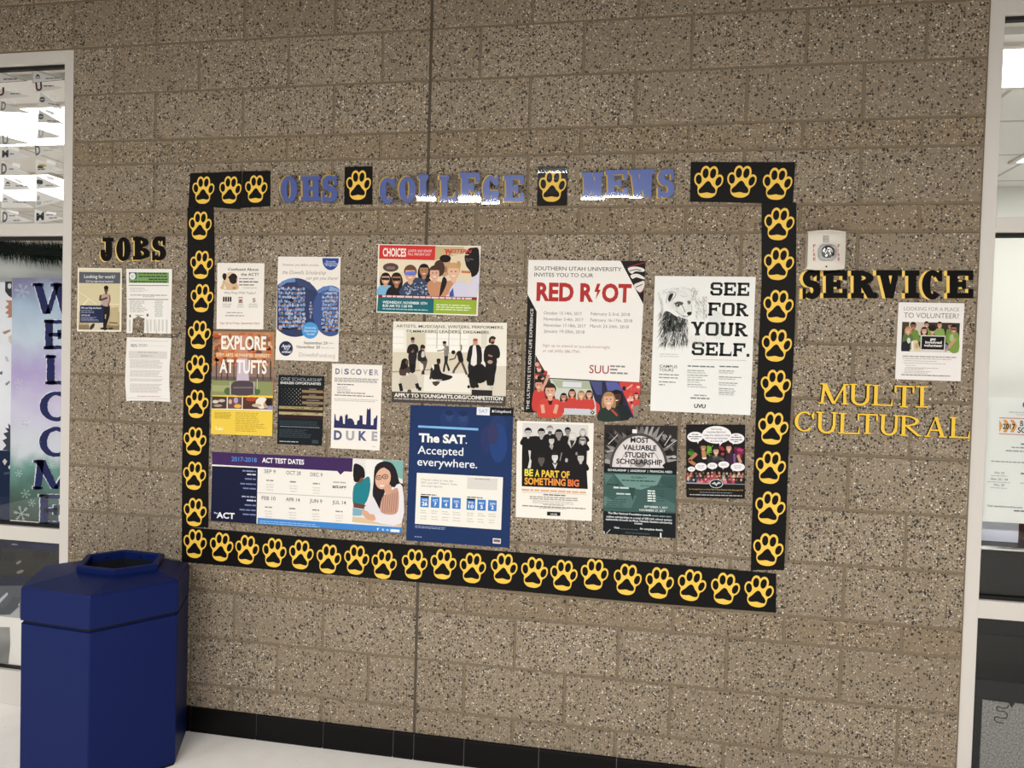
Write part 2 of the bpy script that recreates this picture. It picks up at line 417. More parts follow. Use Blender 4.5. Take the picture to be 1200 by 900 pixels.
def glyph(ch, W, T, t, s, e):
    """outlines in a box W wide, 1 high (y up). T upright width, t bar width, s serif height, e serif overhang"""
    P = []
    def stem(x, top=True, bot=True, y0=0.0, y1=1.0, l=e, r=e):
        P.append(R_(x - T / 2, y0, x + T / 2, y1))
        if top: P.append(R_(x - T / 2 - l, 1 - s, x + T / 2 + r, 1))
        if bot: P.append(R_(x - T / 2 - l, 0, x + T / 2 + r, s))
    xl, xr = T / 2 + e, W - T / 2 - e
    if ch in 'EF':
        stem(xl, True, True, r=e * 0.6)
        P.append(R_(xl, 1 - t, W, 1)); P.append(R_(W - T * 0.62, 0.66, W, 1 - t * 0.5))
        P.append(R_(xl, 0.5 - t / 2, W * 0.72, 0.5 + t / 2)); P.append(R_(W * 0.72 - T * 0.5, 0.34, W * 0.72, 0.66))
        if ch == 'E': P.append(R_(xl, 0, W, t)); P.append(R_(W - T * 0.62, t * 0.5, W, 0.34))
    elif ch == 'L':
        stem(xl, True, True); P.append(R_(xl, 0, W, t)); P.append([(W - T * 0.55, t * 0.5), (W - T * 0.25 + 0.02, 0.36), (W, 0.36), (W, 0)])
    elif ch == 'T':
        stem(W / 2, False, True); P.append(R_(0, 1 - t, W, 1))
        P.append(R_(0, 0.68, T * 0.5, 1)); P.append(R_(W - T * 0.5, 0.68, W, 1))
    elif ch == 'I': stem(W / 2, l=(W - T) / 2, r=(W - T) / 2)
    elif ch == 'H': stem(xl); stem(xr); P.append(R_(xl, 0.5 - t / 2, xr, 0.5 + t / 2))
    elif ch == 'N':
        stem(xl, True, True); stem(xr, True, False); P.append([(xl - T / 2, 1), (xl + T * 0.6, 1), (xr + T / 2, 0), (xr - T * 0.6, 0)])
    elif ch == 'M':
        thin = min(T, t * 1.8)
        P.append(R_(0, 0, 2 * e + thin, s)); P.append(R_(W - 2 * e - T, 0, W, s))
        P.append([(e, 0), (e + thin, 0), (e + thin + 0.10, 1), (e + 0.10, 1)]); P.append([(W - e - T, 0), (W - e, 0), (W - e - 0.08, 1), (W - e - T - 0.02, 1)])
        P.append([(e + 0.02, 1), (e + T * 1.15 + 0.08, 1), (W / 2 + T * 0.45, 0.02), (W / 2 - T * 0.45, 0.02)])
        P.append([(W - e - T * 0.9, 1), (W - e - 0.04, 1), (W / 2 + T * 0.35, 0.02), (W / 2 - T * 0.2, 0.02)])
        P.append(R_(e * 0.3, 1 - s, e + T + 0.06, 1)); P.append(R_(W - e - T - 0.04, 1 - s, W - e * 0.3, 1))
    elif ch == 'W':
        q = W / 2; th = t * 1.15
        P.append([(e, 1), (e + T, 1), (W * 0.30 + T / 2, 0), (W * 0.30 - T / 2, 0)])
        P.append([(q - th * 0.1, 1), (q + th * 0.9, 1), (W * 0.30 + T * 0.5, 0), (W * 0.30 - T * 0.2, 0)])
        P.append([(q - T * 0.4, 1), (q + T * 0.6, 1), (W * 0.70 + T / 2, 0), (W * 0.70 - T / 2, 0)])
        P.append([(W - e - th, 1), (W - e, 1), (W * 0.70 + T * 0.5, 0), (W * 0.70 - T * 0.2, 0)])
        P.append(R_(0, 1 - s, T + 2 * e, 1)); P.append(R_(q - T * 0.7, 1 - s, q + T * 0.9, 1)); P.append(R_(W - 2 * e - th - 0.03, 1 - s, W, 1))
    elif ch == 'V':
        th = t * 1.2
        P.append([(e, 1), (e + T * 1.1, 1), (W / 2 + T * 0.55, 0), (W / 2 - T * 0.45, 0)])
        P.append([(W - e - th, 1), (W - e, 1), (W / 2 + T * 0.55, 0), (W / 2 - T * 0.1, 0)])
        P.append(R_(0, 1 - s, T * 1.1 + 2 * e, 1)); P.append(R_(W - 2 * e - th - 0.04, 1 - s, W, 1))
    elif ch == 'Y':
        P.append([(e, 1), (e + T * 1.1, 1), (W / 2 + T * 0.5, 0.42), (W / 2 - T * 0.5, 0.42)])
        P.append([(W - e - T, 1), (W - e, 1), (W / 2 + T * 0.5, 0.42), (W / 2 - T * 0.4, 0.42)])
        P.append(R_(W / 2 - T / 2, 0, W / 2 + T / 2, 0.5)); P.append(R_(W / 2 - T / 2 - e, 0, W / 2 + T / 2 + e, s))
        P.append(R_(0, 1 - s, T * 1.1 + 2 * e, 1)); P.append(R_(W - 2 * e - T, 1 - s, W, 1))
    elif ch == 'A':
        th = t * 1.3
        P.append([(e * 0.8, 0), (e * 0.8 + th, 0), (W / 2 + th * 0.1, 1), (W / 2 - th * 0.5, 0.96)])
        P.append([(W - e - T * 1.1, 0), (W - e, 0), (W / 2 + T * 0.42, 1), (W / 2 - T * 0.5, 1)])
        P.append(R_(W * 0.26, 0.30, W * 0.70, 0.30 + t)); P.append(R_(0, 0, 2 * e + th * 0.9, s)); P.append(R_(W - 2 * e - T * 1.1, 0, W, s))
    elif ch == 'O':
        for a in (0, 180): P.append(ringseg(W / 2, 0.5, W / 2, 0.5, W / 2 - T, 0.5 - t, a, a + 180, 20))
    elif ch in 'CG':
        P.append(ringseg(W / 2, 0.5, W / 2, 0.5, W / 2 - T, 0.5 - t, 48, 318, 28))
        P.append([(W - T * 0.5, 0.62), (W - 0.01, 0.62), (W - 0.01, 0.99), (W - T * 0.28, 0.99), (W - T * 0.9, 0.80)])
        if ch == 'G': P.append(R_(W - T, 0.03, W - 0.01, 0.46)); P.append(R_(W - T * 1.75, 0.46 - s, W + 0.02, 0.46))
    elif ch == 'S':
        cx = W / 2; md = 0.52; r1 = (1 - t / 2 - md) / 2; r2 = (md - t / 2) / 2; hw = W / 2 - T * 0.44
        a1 = [30 + 240 * i / 18 for i in range(19)]; a2 = [90 - 240 * i / 18 for i in range(1, 19)]
        pts = [(cx + (hw - 0.01) * math.cos(math.radians(a)), 1 - t / 2 - r1 + r1 * math.sin(math.radians(a))) for a in a1] + [(cx + hw * math.cos(math.radians(a)), t / 2 + r2 + r2 * math.sin(math.radians(a))) for a in a2]
        ws = [t + (T * 0.92 - t) * abs(math.cos(math.radians(a))) for a in a1 + a2]
        n = len(ws)
        ws = [w_ + (T * 0.9 - t) * max(0, 1 - abs(i - 18) / 6.0) * 0.8 for i, w_ in enumerate(ws)]
        P.append(stroke(pts, ws))
        P.append(R_(W - T * 0.5, 0.63, W - T * 0.08, 0.99)); P.append(R_(0.0, 0.0, T * 0.42, 0.37))
    elif ch == 'U':
        th = T if t > 0.1 else T * 0.75
        x2 = W - e - th / 2
        P.append(R_(xl - T / 2, 0.32, xl + T / 2, 1)); P.append(R_(x2 - th / 2, 0.32, x2 + th / 2, 1))
        P.append(R_(0, 1 - s, T + 2 * e, 1)); P.append(R_(W - th - 2 * e, 1 - s, W, 1))
        cx = (xl - T / 2 + x2 + th / 2) / 2; a = (x2 + th / 2 - xl + T / 2) / 2
        P.append(ringseg(cx, 0.34, a, 0.36, a - T * 0.95, 0.36 - t * 1.25, 180, 360, 18))
    elif ch == 'J':
        P.append(R_(xr - T / 2, 0.3, xr + T / 2, 1)); P.append(R_(xr - T / 2 - e * 1.8, 1 - s, W, 1))
        a = (xr + T / 2) / 2
        P.append(ringseg(a, 0.32, a, 0.33, a - T * 0.9, 0.33 - t, 160, 360, 18)); P.append(R_(0, 0.32, T * 0.75, 0.48))
    elif ch == 'B':
        stem(xl, True, True, r=0.05)
        P.append(ringseg(xl, 0.755, W * 0.93 - xl, 0.245, W * 0.93 - xl - T, 0.245 - t * 0.85, -90, 90, 16))
        P.append(ringseg(xl, 0.28, W - xl, 0.28, W - xl - T, 0.28 - t * 0.9, -90, 90, 16))
    elif ch == 'R':
        stem(xl, True, True)
        P.append(ringseg(xl, 0.73, W * 0.86 - xl, 0.27, W * 0.86 - xl - T, 0.27 - t * 0.9, -90, 90, 16))
        P.append([(xl + T * 0.3, 0.5), (xl + T * 1.5, 0.5), (W - T * 0.1, 0.0), (W - T * 1.25, 0.0)]); P.append(R_(W - T * 1.3, 0, W, s))
    elif ch == '.': P.append(R_(0, 0, W, 1))
    return P
HEAVY = (0.25, 0.165, 0.17, 0.075); ROMAN = (0.17, 0.075, 0.065, 0.10)
def letter(word, ch, box, style, face, under, off, label, group, film=False, tilt=0.0, yb=-0.0002):
    x0, y0, x1, y1 = box; h = y1 - y0; W = (x1 - x0) / h
    P = glyph(ch, W, *style)
    base = P3((x0 + x1) / 2, y1, -0.004)
    root = empty('cutout_letter', base, label, 'letter', group)
    ct, st = math.cos(math.radians(tilt)), math.sin(math.radians(tilt)); cx, cy = (x0 + x1) / 2, (y0 + y1) / 2
    def mp(u, v, dx=0, dy=0):
        X, Y = x0 + u * h, y1 - v * h
        X, Y = cx + (X - cx) * ct - (Y - cy) * st + dx, cy + (X - cx) * st + (Y - cy) * ct + dy
        p = P3(X, Y, -0.004); return (p.x, p.z)
    fb = MB(); ub = MB()
    for i, pl in enumerate(P):
        fb.slab([mp(u, v) for u, v in pl], -0.0032, -0.0048 - i * 0.00002, face)
        ub.slab([mp(u, v, *off) for u, v in pl], yb - 0.0002, -0.0030 - i * 0.00002, under)
    fb.build('face', root); o = ub.build('backing', root)
    if film:
        q = [mp(-0.04, -0.04), mp(W + 0.04, -0.04), mp(W + 0.04, 1.04), mp(-0.04, 1.04)]
        lift = random.uniform(-0.0004, 0.0004)
        fl = MB(); n = 6
        for j in range(n):                       # the film bellies away from the wall towards its lower edge
            a, b = j / n, (j + 1) / n
            def pt(c, f):
                A, B = q[0 if c == 0 else 1], q[3 if c == 0 else 2]
                return (A[0] + (B[0] - A[0]) * f, -0.0056 - lift * (1 - f) ** 2, A[1] + (B[1] - A[1]) * f)
            fl.face([pt(0, a), pt(1, a), pt(1, b), pt(0, b)], FILM)
        fl.build('laminate', root, smooth=True)
    return root
ORD = ['first', 'second', 'third', 'fourth', 'fifth', 'sixth', 'seventh', 'eighth', 'ninth', 'tenth', 'eleventh', 'twelfth', 'thirteenth', 'fourteenth', 'fifteenth', 'sixteenth', 'seventeenth', 'eighteenth', 'nineteenth', 'twentieth']
BLUE = mat('#7085cc', 0.35, 0.4); YEL = mat('#f7ce63', 0.5, 0.3); BLACK = mat('#0c0a09', 0.55, 0.1); GOLD = mat('#f3c63f', 0.5, 0.3)
def word(w, boxes, style, face, under, off, fmt, group, films='', tilts=None):
    for i, (c, b) in enumerate(zip(w, boxes)):
        letter(w, c, b, style, face, under, off if not isinstance(off, list) else off[i], fmt % (c, ORD[i]), group, films[i:i + 1] == 'x', (tilts or [0] * 20)[i])
word('OHS', [(328.7, 206.3, 348.7, 237.7), (352.5, 206.3, 375.8, 235.5), (377.4, 205.7, 395.3, 237.1)], HEAVY, BLUE, YEL, [(-1.6, -1.2), (-2.2, -0.8), (-1.6, -1.4)],
     'blue cut-out letter %s with yellow edge, %s letter of the three-letter OHS word', 'blue letters of the top heading', 'xxx', [0, -1, 0])
word('COLLEGE', [(444.7, 207.9, 463.7, 238.8), (467.5, 206.8, 487.5, 237.7), (489.8, 204.6, 510.2, 234.6), (515, 206.3, 535.2, 236), (538.5, 202.5, 562.3, 236), (565.6, 206, 584.4, 238.2), (590.6, 205.2, 614, 236.5)],
     HEAVY, BLUE, YEL, [(-1.2, -1.6), (-1.6, -1.4), (-1.4, 1.6), (-2.0, -0.8), (-1.4, 1.2), (-1.4, -1.4), (-1.6, 0.8)],
     'blue cut-out letter %s with yellow edge, %s letter of COLLEGE', 'blue letters of the top heading', 'xxxxxxx', [0, 0, 1, 0, 0, 0, 0])
word('NEWS', [(681.8, 202, 707.4, 233.3), (709.9, 199.2, 735.5, 230.5), (737.6, 198.7, 767.5, 231.2), (771, 198.1, 790.3, 231.7)], HEAVY, BLUE, YEL, [(-1.5, 0.4), (-1.7, 1.2), (-1.6, 0.4), (-1.8, 0.6)],
     'blue cut-out letter %s with yellow edge, %s letter of NEWS', 'blue letters of the top heading', 'xxxx', [-1, -1, -2, 0])
word('JOBS', [(117.9, 278.6, 132.8, 306), (136.3, 277.9, 152.8, 306), (155.8, 277.5, 175.3, 304.5), (178.3, 277.1, 194, 305.3)], HEAVY, BLACK, YEL, (-1.5, 0.9),
     'black cut-out letter %s with yellow edge, %s letter of JOBS', 'black letters of the jobs heading')
word('SERVICE', [(940.6, 316.7, 961.7, 350.2), (964.9, 317.2, 992.8, 349.3), (997.4, 317, 1028.2, 349.5), (1026.8, 316.6, 1057, 349.5), (1060.5, 317, 1077.5, 349.6), (1080.5, 316.5, 1104.5, 351), (1110, 317, 1140.5, 349.6)], (0.28, 0.19, 0.19, 0.09), BLACK, YEL, (-3.6, 0.2),
     'black cut-out letter %s over a yellow edge, %s letter of SERVICE', 'black letters of the service heading')
word('MULTI', [(959.4, 449.4, 995, 473.7), (995, 450, 1021.2, 475), (1021.9, 451.2, 1046.2, 475.6), (1048, 451.9, 1071.2, 477.5), (1073, 452.5, 1088, 477.6)], ROMAN, GOLD, BLACK, (-1.2, 0.5),
     'yellow cut-out letter %s on black, %s letter of the MULTI line', 'yellow letters of the two-line heading', '', [2, 2, 2, 2, 1])
word('CULTURAL', [(931.2, 482.2, 954.2, 505.7), (956.2, 482.7, 981.6, 507.6), (982.5, 484, 1007.5, 508.6), (1004.6, 485, 1028.5, 508.6), (1030, 486, 1054, 510), (1054.4, 487, 1080.3, 511), (1083.7, 488.4, 1109.6, 512.4), (1112.5, 489, 1136.6, 513.4)], ROMAN, GOLD, BLACK, (-1.1, 0.5),
     'yellow cut-out letter %s on black, %s letter of the CULTURAL line', 'yellow letters of the two-line heading', '', [1, 2, 2, 2, 3, 2, 2, 2])

# ------------------------------------------------------------------ paw cards
CARD = mat('#0f0e0d', 0.5, 0.12, key='card'); PAWY = mat('#f6c84f', 0.5, 0.3); PAD = mat('#0f0d0c', 0.5, 0.12, key='pad')
def paw_mesh():
    mb = MB()
    def el(cx, cy, rx, ry, rot, y, mt):
        c, s = math.cos(math.radians(rot)), math.sin(math.radians(rot))
        mb.face([(cx + rx * math.cos(a) * c - ry * math.sin(a) * s, y, -(cy + rx * math.cos(a) * s + ry * math.sin(a) * c)) for a in [2 * math.pi * k / 24 for k in range(24)]], mt)
    y = -0.0002
    for cx, cy, rx, ry, rot in ((-0.297, -0.07, .140, .205, -8), (-0.108, -0.275, .150, .225, -2), (0.120, -0.278, .150, .225, 6), (0.305, -0.045, .140, .21, 14)):
        el(cx, cy, rx, ry, rot, y, PAWY); y -= 0.00001
    palm = smooth_closed([(-0.355, 0.06), (-0.24, -0.1), (0, -0.2), (0.24, -0.1), (0.36, 0.07), (0.30, 0.18), (0.285, 0.30), (0.25, 0.40), (0.13, 0.48), (-0.02, 0.5), (-0.17, 0.475), (-0.27, 0.39), (-0.305, 0.27), (-0.305, 0.17)])
    mb.face([(a, y, -b) for a, b in palm], PAWY)
    y = -0.0003
    for cx, cy, rx, ry, rot in ((-0.297, -0.065, .093, .150, -8), (-0.108, -0.268, .092, .155, -2), (0.120, -0.272, .092, .155, 6), (0.310, -0.038, .090, .148, 14)):
        el(cx, cy, rx, ry, rot, y, PAD)
    pad = smooth_closed([(-0.01, -0.03), (0.06, 0.0), (0.13, 0.10), (0.22, 0.19), (0.25, 0.27), (0.22, 0.335), (0.12, 0.345), (0.0, 0.325), (-0.12, 0.35), (-0.22, 0.36), (-0.27, 0.31), (-0.25, 0.23), (-0.16, 0.13), (-0.08, 0.02)])
    mb.face([(a, y, -b) for a, b in pad], PAD)
    return mb
PAW = paw_mesh().build('paw_print'); PAW_ME = PAW.data; bpy.data.objects.remove(PAW)
ncard = 0
def card(corners, paw, tilt, hpx, label, group, Y=None, film=False):
    """corners TL, TR, BR, BL and the paw's middle, all seen on the wall"""
    global ncard
    ncard += 1
    Y = -0.0034 - (ncard % 2) * 0.0004 if Y is None else Y
    pts = [P3(x, y, Y) for x, y in corners]
    base = (pts[2] + pts[3]) / 2
    root = empty('paw_card', base, label, 'card', group)
    mb = MB(); mb.slab([(p.x, p.z) for p in pts], -0.0003, Y, CARD); mb.build('card', root)
    c = P3(*paw, Y); a = P3(paw[0], paw[1] - hpx / 2, Y); b = P3(paw[0], paw[1] + hpx / 2, Y)
    o = bpy.data.objects.new('paw_print', PAW_ME); COL.objects.link(o); o.parent = root
    sz = (a - b).length
    o.location = Vector((c.x, Y, c.z)) - root.location; o.scale = (sz, 1, sz); o.rotation_euler = (0, math.radians(tilt), 0)
    o['label'] = 'yellow paw print'
    if film:
        fl = MB(); n = 6
        for j in range(n):
            f0, f1 = j / n, (j + 1) / n
            def q(l, f):
                A, B = (pts[0], pts[3]) if l else (pts[1], pts[2])
                p = A.lerp(B, f); return (p.x, Y - 0.0012 - 0.0012 * (2 * f - 1) ** 2, p.z)
            fl.face([q(1, f0), q(0, f0), q(0, f1), q(1, f1)], FILM)
        fl.build('laminate', root, smooth=True)
    return root
def lerp(tab, y):
    for (a, va), (b, vb) in zip(tab, tab[1:]):
        if y <= b: break
    return va + (vb - va) * (y - a) / (b - a)
G1 = 'black paw cards of the border'
tl = [((223, 203), (253.5, 202), (252.5, 242.6), (220.5, 242.6)), ((253.5, 202), (283, 200.5), (281.2, 245), (252.5, 243)), ((284.5, 200.8), (316.5, 200), (316.3, 241.5), (282, 243.5))]
for i, (q, p, tt) in enumerate(zip(tl, ((238.1, 222.8), (269.6, 222.6), (300, 221.5)), (1, 4, 2))):
    card(q, p, tt, 32, 'black paw card at the upper left corner, %s of the row before OHS' % ORD[i], G1)
card(((404, 195.6), (436.2, 194.8), (436, 239.4), (403.2, 239.6)), (419.9, 217.0), 1, 34.5, 'single black paw card between OHS and COLLEGE', G1)
card(((630, 195.2), (665, 195.2), (664.5, 240.5), (629.3, 241)), (647.2, 218.2), 2, 36.5, 'single glossy black paw card between COLLEGE and NEWS', G1, film=True)
tr = [((809.6, 189.8), (850, 190), (849, 236.8), (808.6, 236.2)), ((850, 190), (891, 190), (889.5, 237.8), (849, 236.8)), ((891, 190), (932, 190), (929.2, 237.6), (889.5, 237.8))]
for i, (q, p, tt) in enumerate(zip(tr, ((830, 213.3), (868.8, 212.9), (910.6, 215.5)), (4, 5, 4))):
    card(q, p, tt, 37.5, 'black paw card at the upper right corner, %s of the row after NEWS' % ORD[i], G1)
lc = [(234.4, 264.4), (235.9, 310.3), (236.4, 349.4), (233.3, 392.3), (231.3, 432.5), (230.6, 473.4), (228.1, 517), (227.7, 557.5), (228.3, 600.3)]
eL = [(243, 219.5), (290, 219.5), (345, 219), (390, 217.7), (470, 214.8), (530, 213.3), (600, 213), (640, 213)]
eR = [(243, 249.8), (290, 251), (345, 250.9), (390, 249), (470, 245.5), (530, 244), (600, 243.7), (640, 243.5)]
ys = [243.2] + [(a[1] + b[1]) / 2 + 1 for a, b in zip(lc, lc[1:])] + [617.5]
ys[7] = 537.2
for i, p in enumerate(lc):
    a, b = ys[i], ys[i + 1]
    card(((lerp(eL, a), a), (lerp(eR, a), a), (lerp(eR, b), b + 0.6), (lerp(eL, b), b)), p, (2, 3, 3, 3, 3, 3, 4, 3, 4)[i], 33, 'black paw card in the left column, %s from the top' % ORD[i], G1)
rc = [(912.7, 262.5), (912.3, 309.2), (911.7, 359), (909.8, 404.8), (908.6, 452.5), (905.6, 502), (902.7, 548), (902, 595.3), (899.7, 644.3)]
fL = [(237, 892.8), (335, 892.5), (400, 889.5), (520, 884.5), (620, 881), (668, 880)]
fR = [(237, 933.2), (335, 933), (400, 931), (520, 924.5), (620, 921), (668, 919)]
ys = [238.0] + [(a[1] + b[1]) / 2 + 0.5 for a, b in zip(rc, rc[1:])] + [668.0]
for i, p in enumerate(rc):
    a, b = ys[i], ys[i + 1]
    card(((lerp(fL, a), a), (lerp(fR, a), a), (lerp(fR, b), b), (lerp(fL, b), b)), p, (4, 4, 4, 4, 3, 5, 4, 7, 5)[i], 38, 'black paw card in the right column, %s from the top' % ORD[i], G1)
br_ = [(228.3, 637.2), (259.2, 641), (289.2, 644.3), (321.2, 647.7), (352.8, 650), (385, 655), (417.5, 656.2), (449.7, 661.2), (485.5, 661.2), (519.3, 661.3), (553.7, 665.7), (590.3, 666.3), (625.8, 671), (660.3, 674.2), (696.3, 673.2), (735, 679.2), (772.5, 683.3), (810.2, 686), (849.5, 690), (888.8, 693.3)]
gT = [(213, 617.5), (405, 633), (595, 646.7), (740, 657.5), (910, 672.5)]
gB = [(213, 658.5), (405, 675), (595, 691.7), (740, 705), (910, 718)]
xs_ = [213.0] + [(a[0] + b[0]) / 2 for a, b in zip(br_, br_[1:])] + [909.5]
bt = [3, 6, 5, 4, 4, 4, 4, 6, 3, 3, 3, 4, 6, 4, 3, 5, 4, 9, 6, 6]
for i, p in enumerate(br_):
    a, b = xs_[i], xs_[i + 1]
    card(((a, lerp(gT, a)), (b, lerp(gT, b)), (b, lerp(gB, b)), (a, lerp(gB, a))), p, bt[i], 33.5 + 3.5 * i / 19, 'black paw card in the bottom row, %s from the left' % ORD[i], G1)
# ------------------------------------------------------------------ notices left of the border
W_ = '#f3ece3'
s = Sheet('job_flyer', 'framed-look flyer of a standing man under a grey Looking for work banner', 'flyer', (85, 308, 10.585), ((65, 60), (612, 68), (605, 855), (55, 850)), '#f1e9d8')
s.rect('photograph', 82, 82, 592, 830, '#d9cda6')
s.rect('photograph', 82, 82, 598, 112, '#e3dab9')
s.quad('photograph', [(76, 600), (585, 610), (580, 832), (76, 828)], '#b9a782')
s.quad('photograph', [(76, 770), (583, 770), (580, 832), (76, 828)], '#8d7a5f')
s.quad('photograph', [(205, 750), (380, 745), (385, 830), (210, 828)], '#d6ccb8')
s.line('photograph', [(82, 360), (300, 515)], 7, '#efe6cd'); s.line('photograph', [(130, 525), (205, 445)], 14, '#f0e6c8'); s.line('photograph', [(445, 512), (585, 516)], 7, '#efe6cd')
s.quad('photograph', [(470, 560), (570, 545), (565, 780), (465, 775)], '#c3b188'); s.line('photograph', [(455, 740), (560, 750)], 16, '#6f5d44')
s.poly('person_picture', smooth_closed([(352, 520), (455, 515), (462, 640), (440, 720), (415, 805), (425, 828), (385, 828), (378, 700)], 3), '#1d1a1d')
s.poly('person_picture', [(402, 640), (420, 640), (412, 700), (402, 690)], '#b9a782')
s.poly('person_picture', smooth_closed([(392, 385), (440, 378), (468, 405), (462, 470), (440, 540), (360, 520), (362, 455), (338, 462), (352, 400)], 3), '#b79f97')
s.line('person_picture', [(350, 400), (340, 465), (400, 445), (432, 432)], 24, '#5a4034'); s.line('person_picture', [(458, 400), (466, 460), (440, 530)], 18, '#8a6a58')
s.ell('person_picture', 418, 330, 25, 42, '#6b4634'); s.ell('person_picture', 418, 308, 29, 26, '#17120f'); s.rect('person_picture', 404, 365, 428, 390, '#6b4634')
s.ell('person_picture', 390, 815, 50, 14, '#2a2220'); s.ell('person_picture', 475, 815, 32, 12, '#3a3026'); s.ell('person_picture', 245, 790, 22, 46, '#3f3528', 35)
s.rect('banner', 82, 112, 594, 250, '#5c6068'); s.text('banner', 'Looking for work?', 145, 188, 528, 40, '#ecebe6', 0.01); s.text('banner', 'SUU has high school students!', 165, 238, 505, 22, '#e0dfda', 0.015)
s.rect('text_panel', 95, 528, 385, 740, '#232c4c'); s.text('text_panel', 'Who can Help the Return', 105, 568, 358, 20, '#e8e8ee', 0.02); s.lines('text_panel', 107, 290, 585, 630, 3, '#8f96b0')
s.text('text_panel', 'with the job', 107, 656, 218, 18, '#e8e8ee', 0.02); s.lines('text_panel', 107, 340, 672, 728, 4, '#9ba1b8'); s.done()

s = Sheet('tear_off_flyer', 'white flyer with green header and torn paper tabs along its bottom', 'flyer', (143, 310, 10.585), ((52, 52), (622, 55), (605, 858), (55, 850)), '#f3efe8',
          outline=[(52, 52), (622, 55), (609, 660), (605, 858), (560, 857), (558, 700), (554, 857), (433, 855), (431, 705), (425, 853), (327, 852), (324, 700), (318, 852), (272, 850), (280, 668), (255, 664), (225, 650), (200, 628), (175, 655), (150, 668), (135, 666), (127, 850), (55, 850), (60, 600)])
s.rect('header', 85, 96, 580, 226, '#7fa263'); s.rect('header', 88, 98, 180, 180, '#3c5674'); s.ell('header', 130, 145, 38, 42, '#f0efec'); s.ell('header', 130, 145, 20, 22, '#cfd2cf')
for y, a in ((112, 205), (148, 210), (184, 330), (214, 110)): s.lines('header', a, 568, y - 9, y + 9, 1, '#2e4a24', 0.9, 0.03)
s.line('text_block', [(82, 258), (580, 262)], 10, '#8d8c88'); s.line('text_block', [(82, 430), (575, 434)], 10, '#8d8c88')
s.lines('text_block', 100, 350, 285, 345, 4, '#c9c6c0'); s.lines('text_block', 105, 560, 372, 392, 1, '#a9a6a0', 0.6, 0.02); s.lines('text_block', 255, 400, 394, 410, 1, '#b5b2ac', 0.6, 0.02)
s.lines('text_block', 95, 320, 450, 600, 7, '#b9b6b0'); s.lines('text_block', 400, 515, 448, 655, 12, '#b5bab5', 0.5, .3, True)
s.rect('text_block', 90, 622, 112, 655, '#55504a'); s.rect('text_block', 306, 612, 328, 645, '#55504a'); s.lines('text_block', 165, 300, 625, 645, 1, '#8a857c')
for x in (85, 300, 345, 395, 450, 495, 545): s.rect('text_block', x, 682, x + 22, 830, '#d5d1ca')
s.done()

s = Sheet('notice', 'plain white typed notice taped under the tear-off flyer', 'notice', (143, 390, 10.585), ((60, 55), (612, 65), (597, 858), (45, 850)), '#f1ece6',
          outline=[(60, 55), (340, 58), (612, 65), (606, 200), (588, 420), (584, 640), (597, 858), (420, 846), (250, 843), (110, 842), (55, 850), (38, 620), (45, 350), (54, 180)])
s.line('text_block', [(105, 98), (575, 106)], 6, '#c4c2c6'); s.lines('text_block', 110, 195, 140, 180, 2, '#8f8b88', 0.6, 0.1); s.lines('text_block', 205, 330, 140, 178, 2, '#aaa6a2', 0.5, 0.1); s.line('text_block', [(335, 160), (560, 166)], 4, '#d4d0cc')
s.rect('text_block', 85, 225, 560, 315, '#dcd7d0'); s.lines('text_block', 195, 440, 234, 256, 1, '#bcb7b0', 0.6, 0.03); s.text('text_block', 'NOTICE', 235, 296, 320, 20, '#a19c95', 0.02); s.lines('text_block', 330, 390, 280, 300, 1, '#b8b3ac')
for a, b, n, x1 in ((330, 442, 8, 520), (462, 548, 6, 515), (565, 605, 3, 515), (630, 745, 8, 520)): s.lines('text_block', 100, x1, a, b, n, '#cbc6bf', 0.62, 0.18)
s.lines('text_block', 190, 480, 782, 800, 1, '#d0a8ac', 0.6, 0.05); s.line('text_block', [(75, 808), (575, 822)], 6, '#cccbd4'); s.done()

# ------------------------------------------------------------------ notices inside the border
s = Sheet('tutoring_flyer', 'small white flyer with a pug dog and Confused About the headline', 'flyer', (240, 280, 6.43), ((95, 180), (450, 183), (440, 682), (88, 678)), W_)
s.text('headline', 'Confused About', 175, 238, 405, 20, '#2e2b2b', 0.012); s.text('headline', 'the ACT?', 272, 277, 405, 21, '#2e2b2b', 0.012)
s.poly('dog_picture', smooth_closed([(140, 310), (190, 285), (235, 320), (250, 380), (123, 378), (132, 340)], 3), '#d9b892'); s.ell('dog_picture', 195, 292, 50, 42, '#e3c8a4')
s.poly('dog_picture', smooth_closed([(138, 262), (160, 262), (163, 290), (150, 312), (133, 290)], 3), '#2c2320'); s.ell('dog_picture', 215, 300, 32, 40, '#2a211f'); s.ell('dog_picture', 186, 290, 9, 10, '#171211'); s.ell('dog_picture', 232, 282, 8, 9, '#171211')
s.ell('dog_picture', 243, 306, 5, 12, '#d88b94'); s.poly('dog_picture', [(150, 340), (165, 378), (140, 378)], '#efe0ca'); s.ell('dog_picture', 222, 370, 14, 12, '#b59067')
s.lines('text_block', 258, 370, 296, 310, 1, '#8b8785', 0.55, 0.02); s.lines('text_block', 258, 405, 318, 334, 1, '#6d6966', 0.6, 0.02); s.lines('text_block', 258, 380, 342, 356, 1, '#7d7976', 0.6, 0.02); s.lines('text_block', 290, 400, 366, 376, 1, '#b5b1ae', 0.5, 0.02)
s.text('text_block', 'Why Prep With Taylor?', 145, 413, 385, 16, '#6f6a68')
for i in range(4): s.rect('symbols', 137 + i * 17, 440, 150 + i * 17, 473, '#2a2726', False); s.ell('symbols', 143 + i * 17, 440, 5, 6, '#2a2726', up=False)
s.rect('symbols', 255, 437, 285, 482, '#8b8785'); s.rect('symbols', 258, 444, 282, 470, '#e4ded6'); s.rect('symbols', 260, 456, 280, 470, '#b5452f'); s.text('symbols', '$', 358, 475, 384, 30, '#77726f')
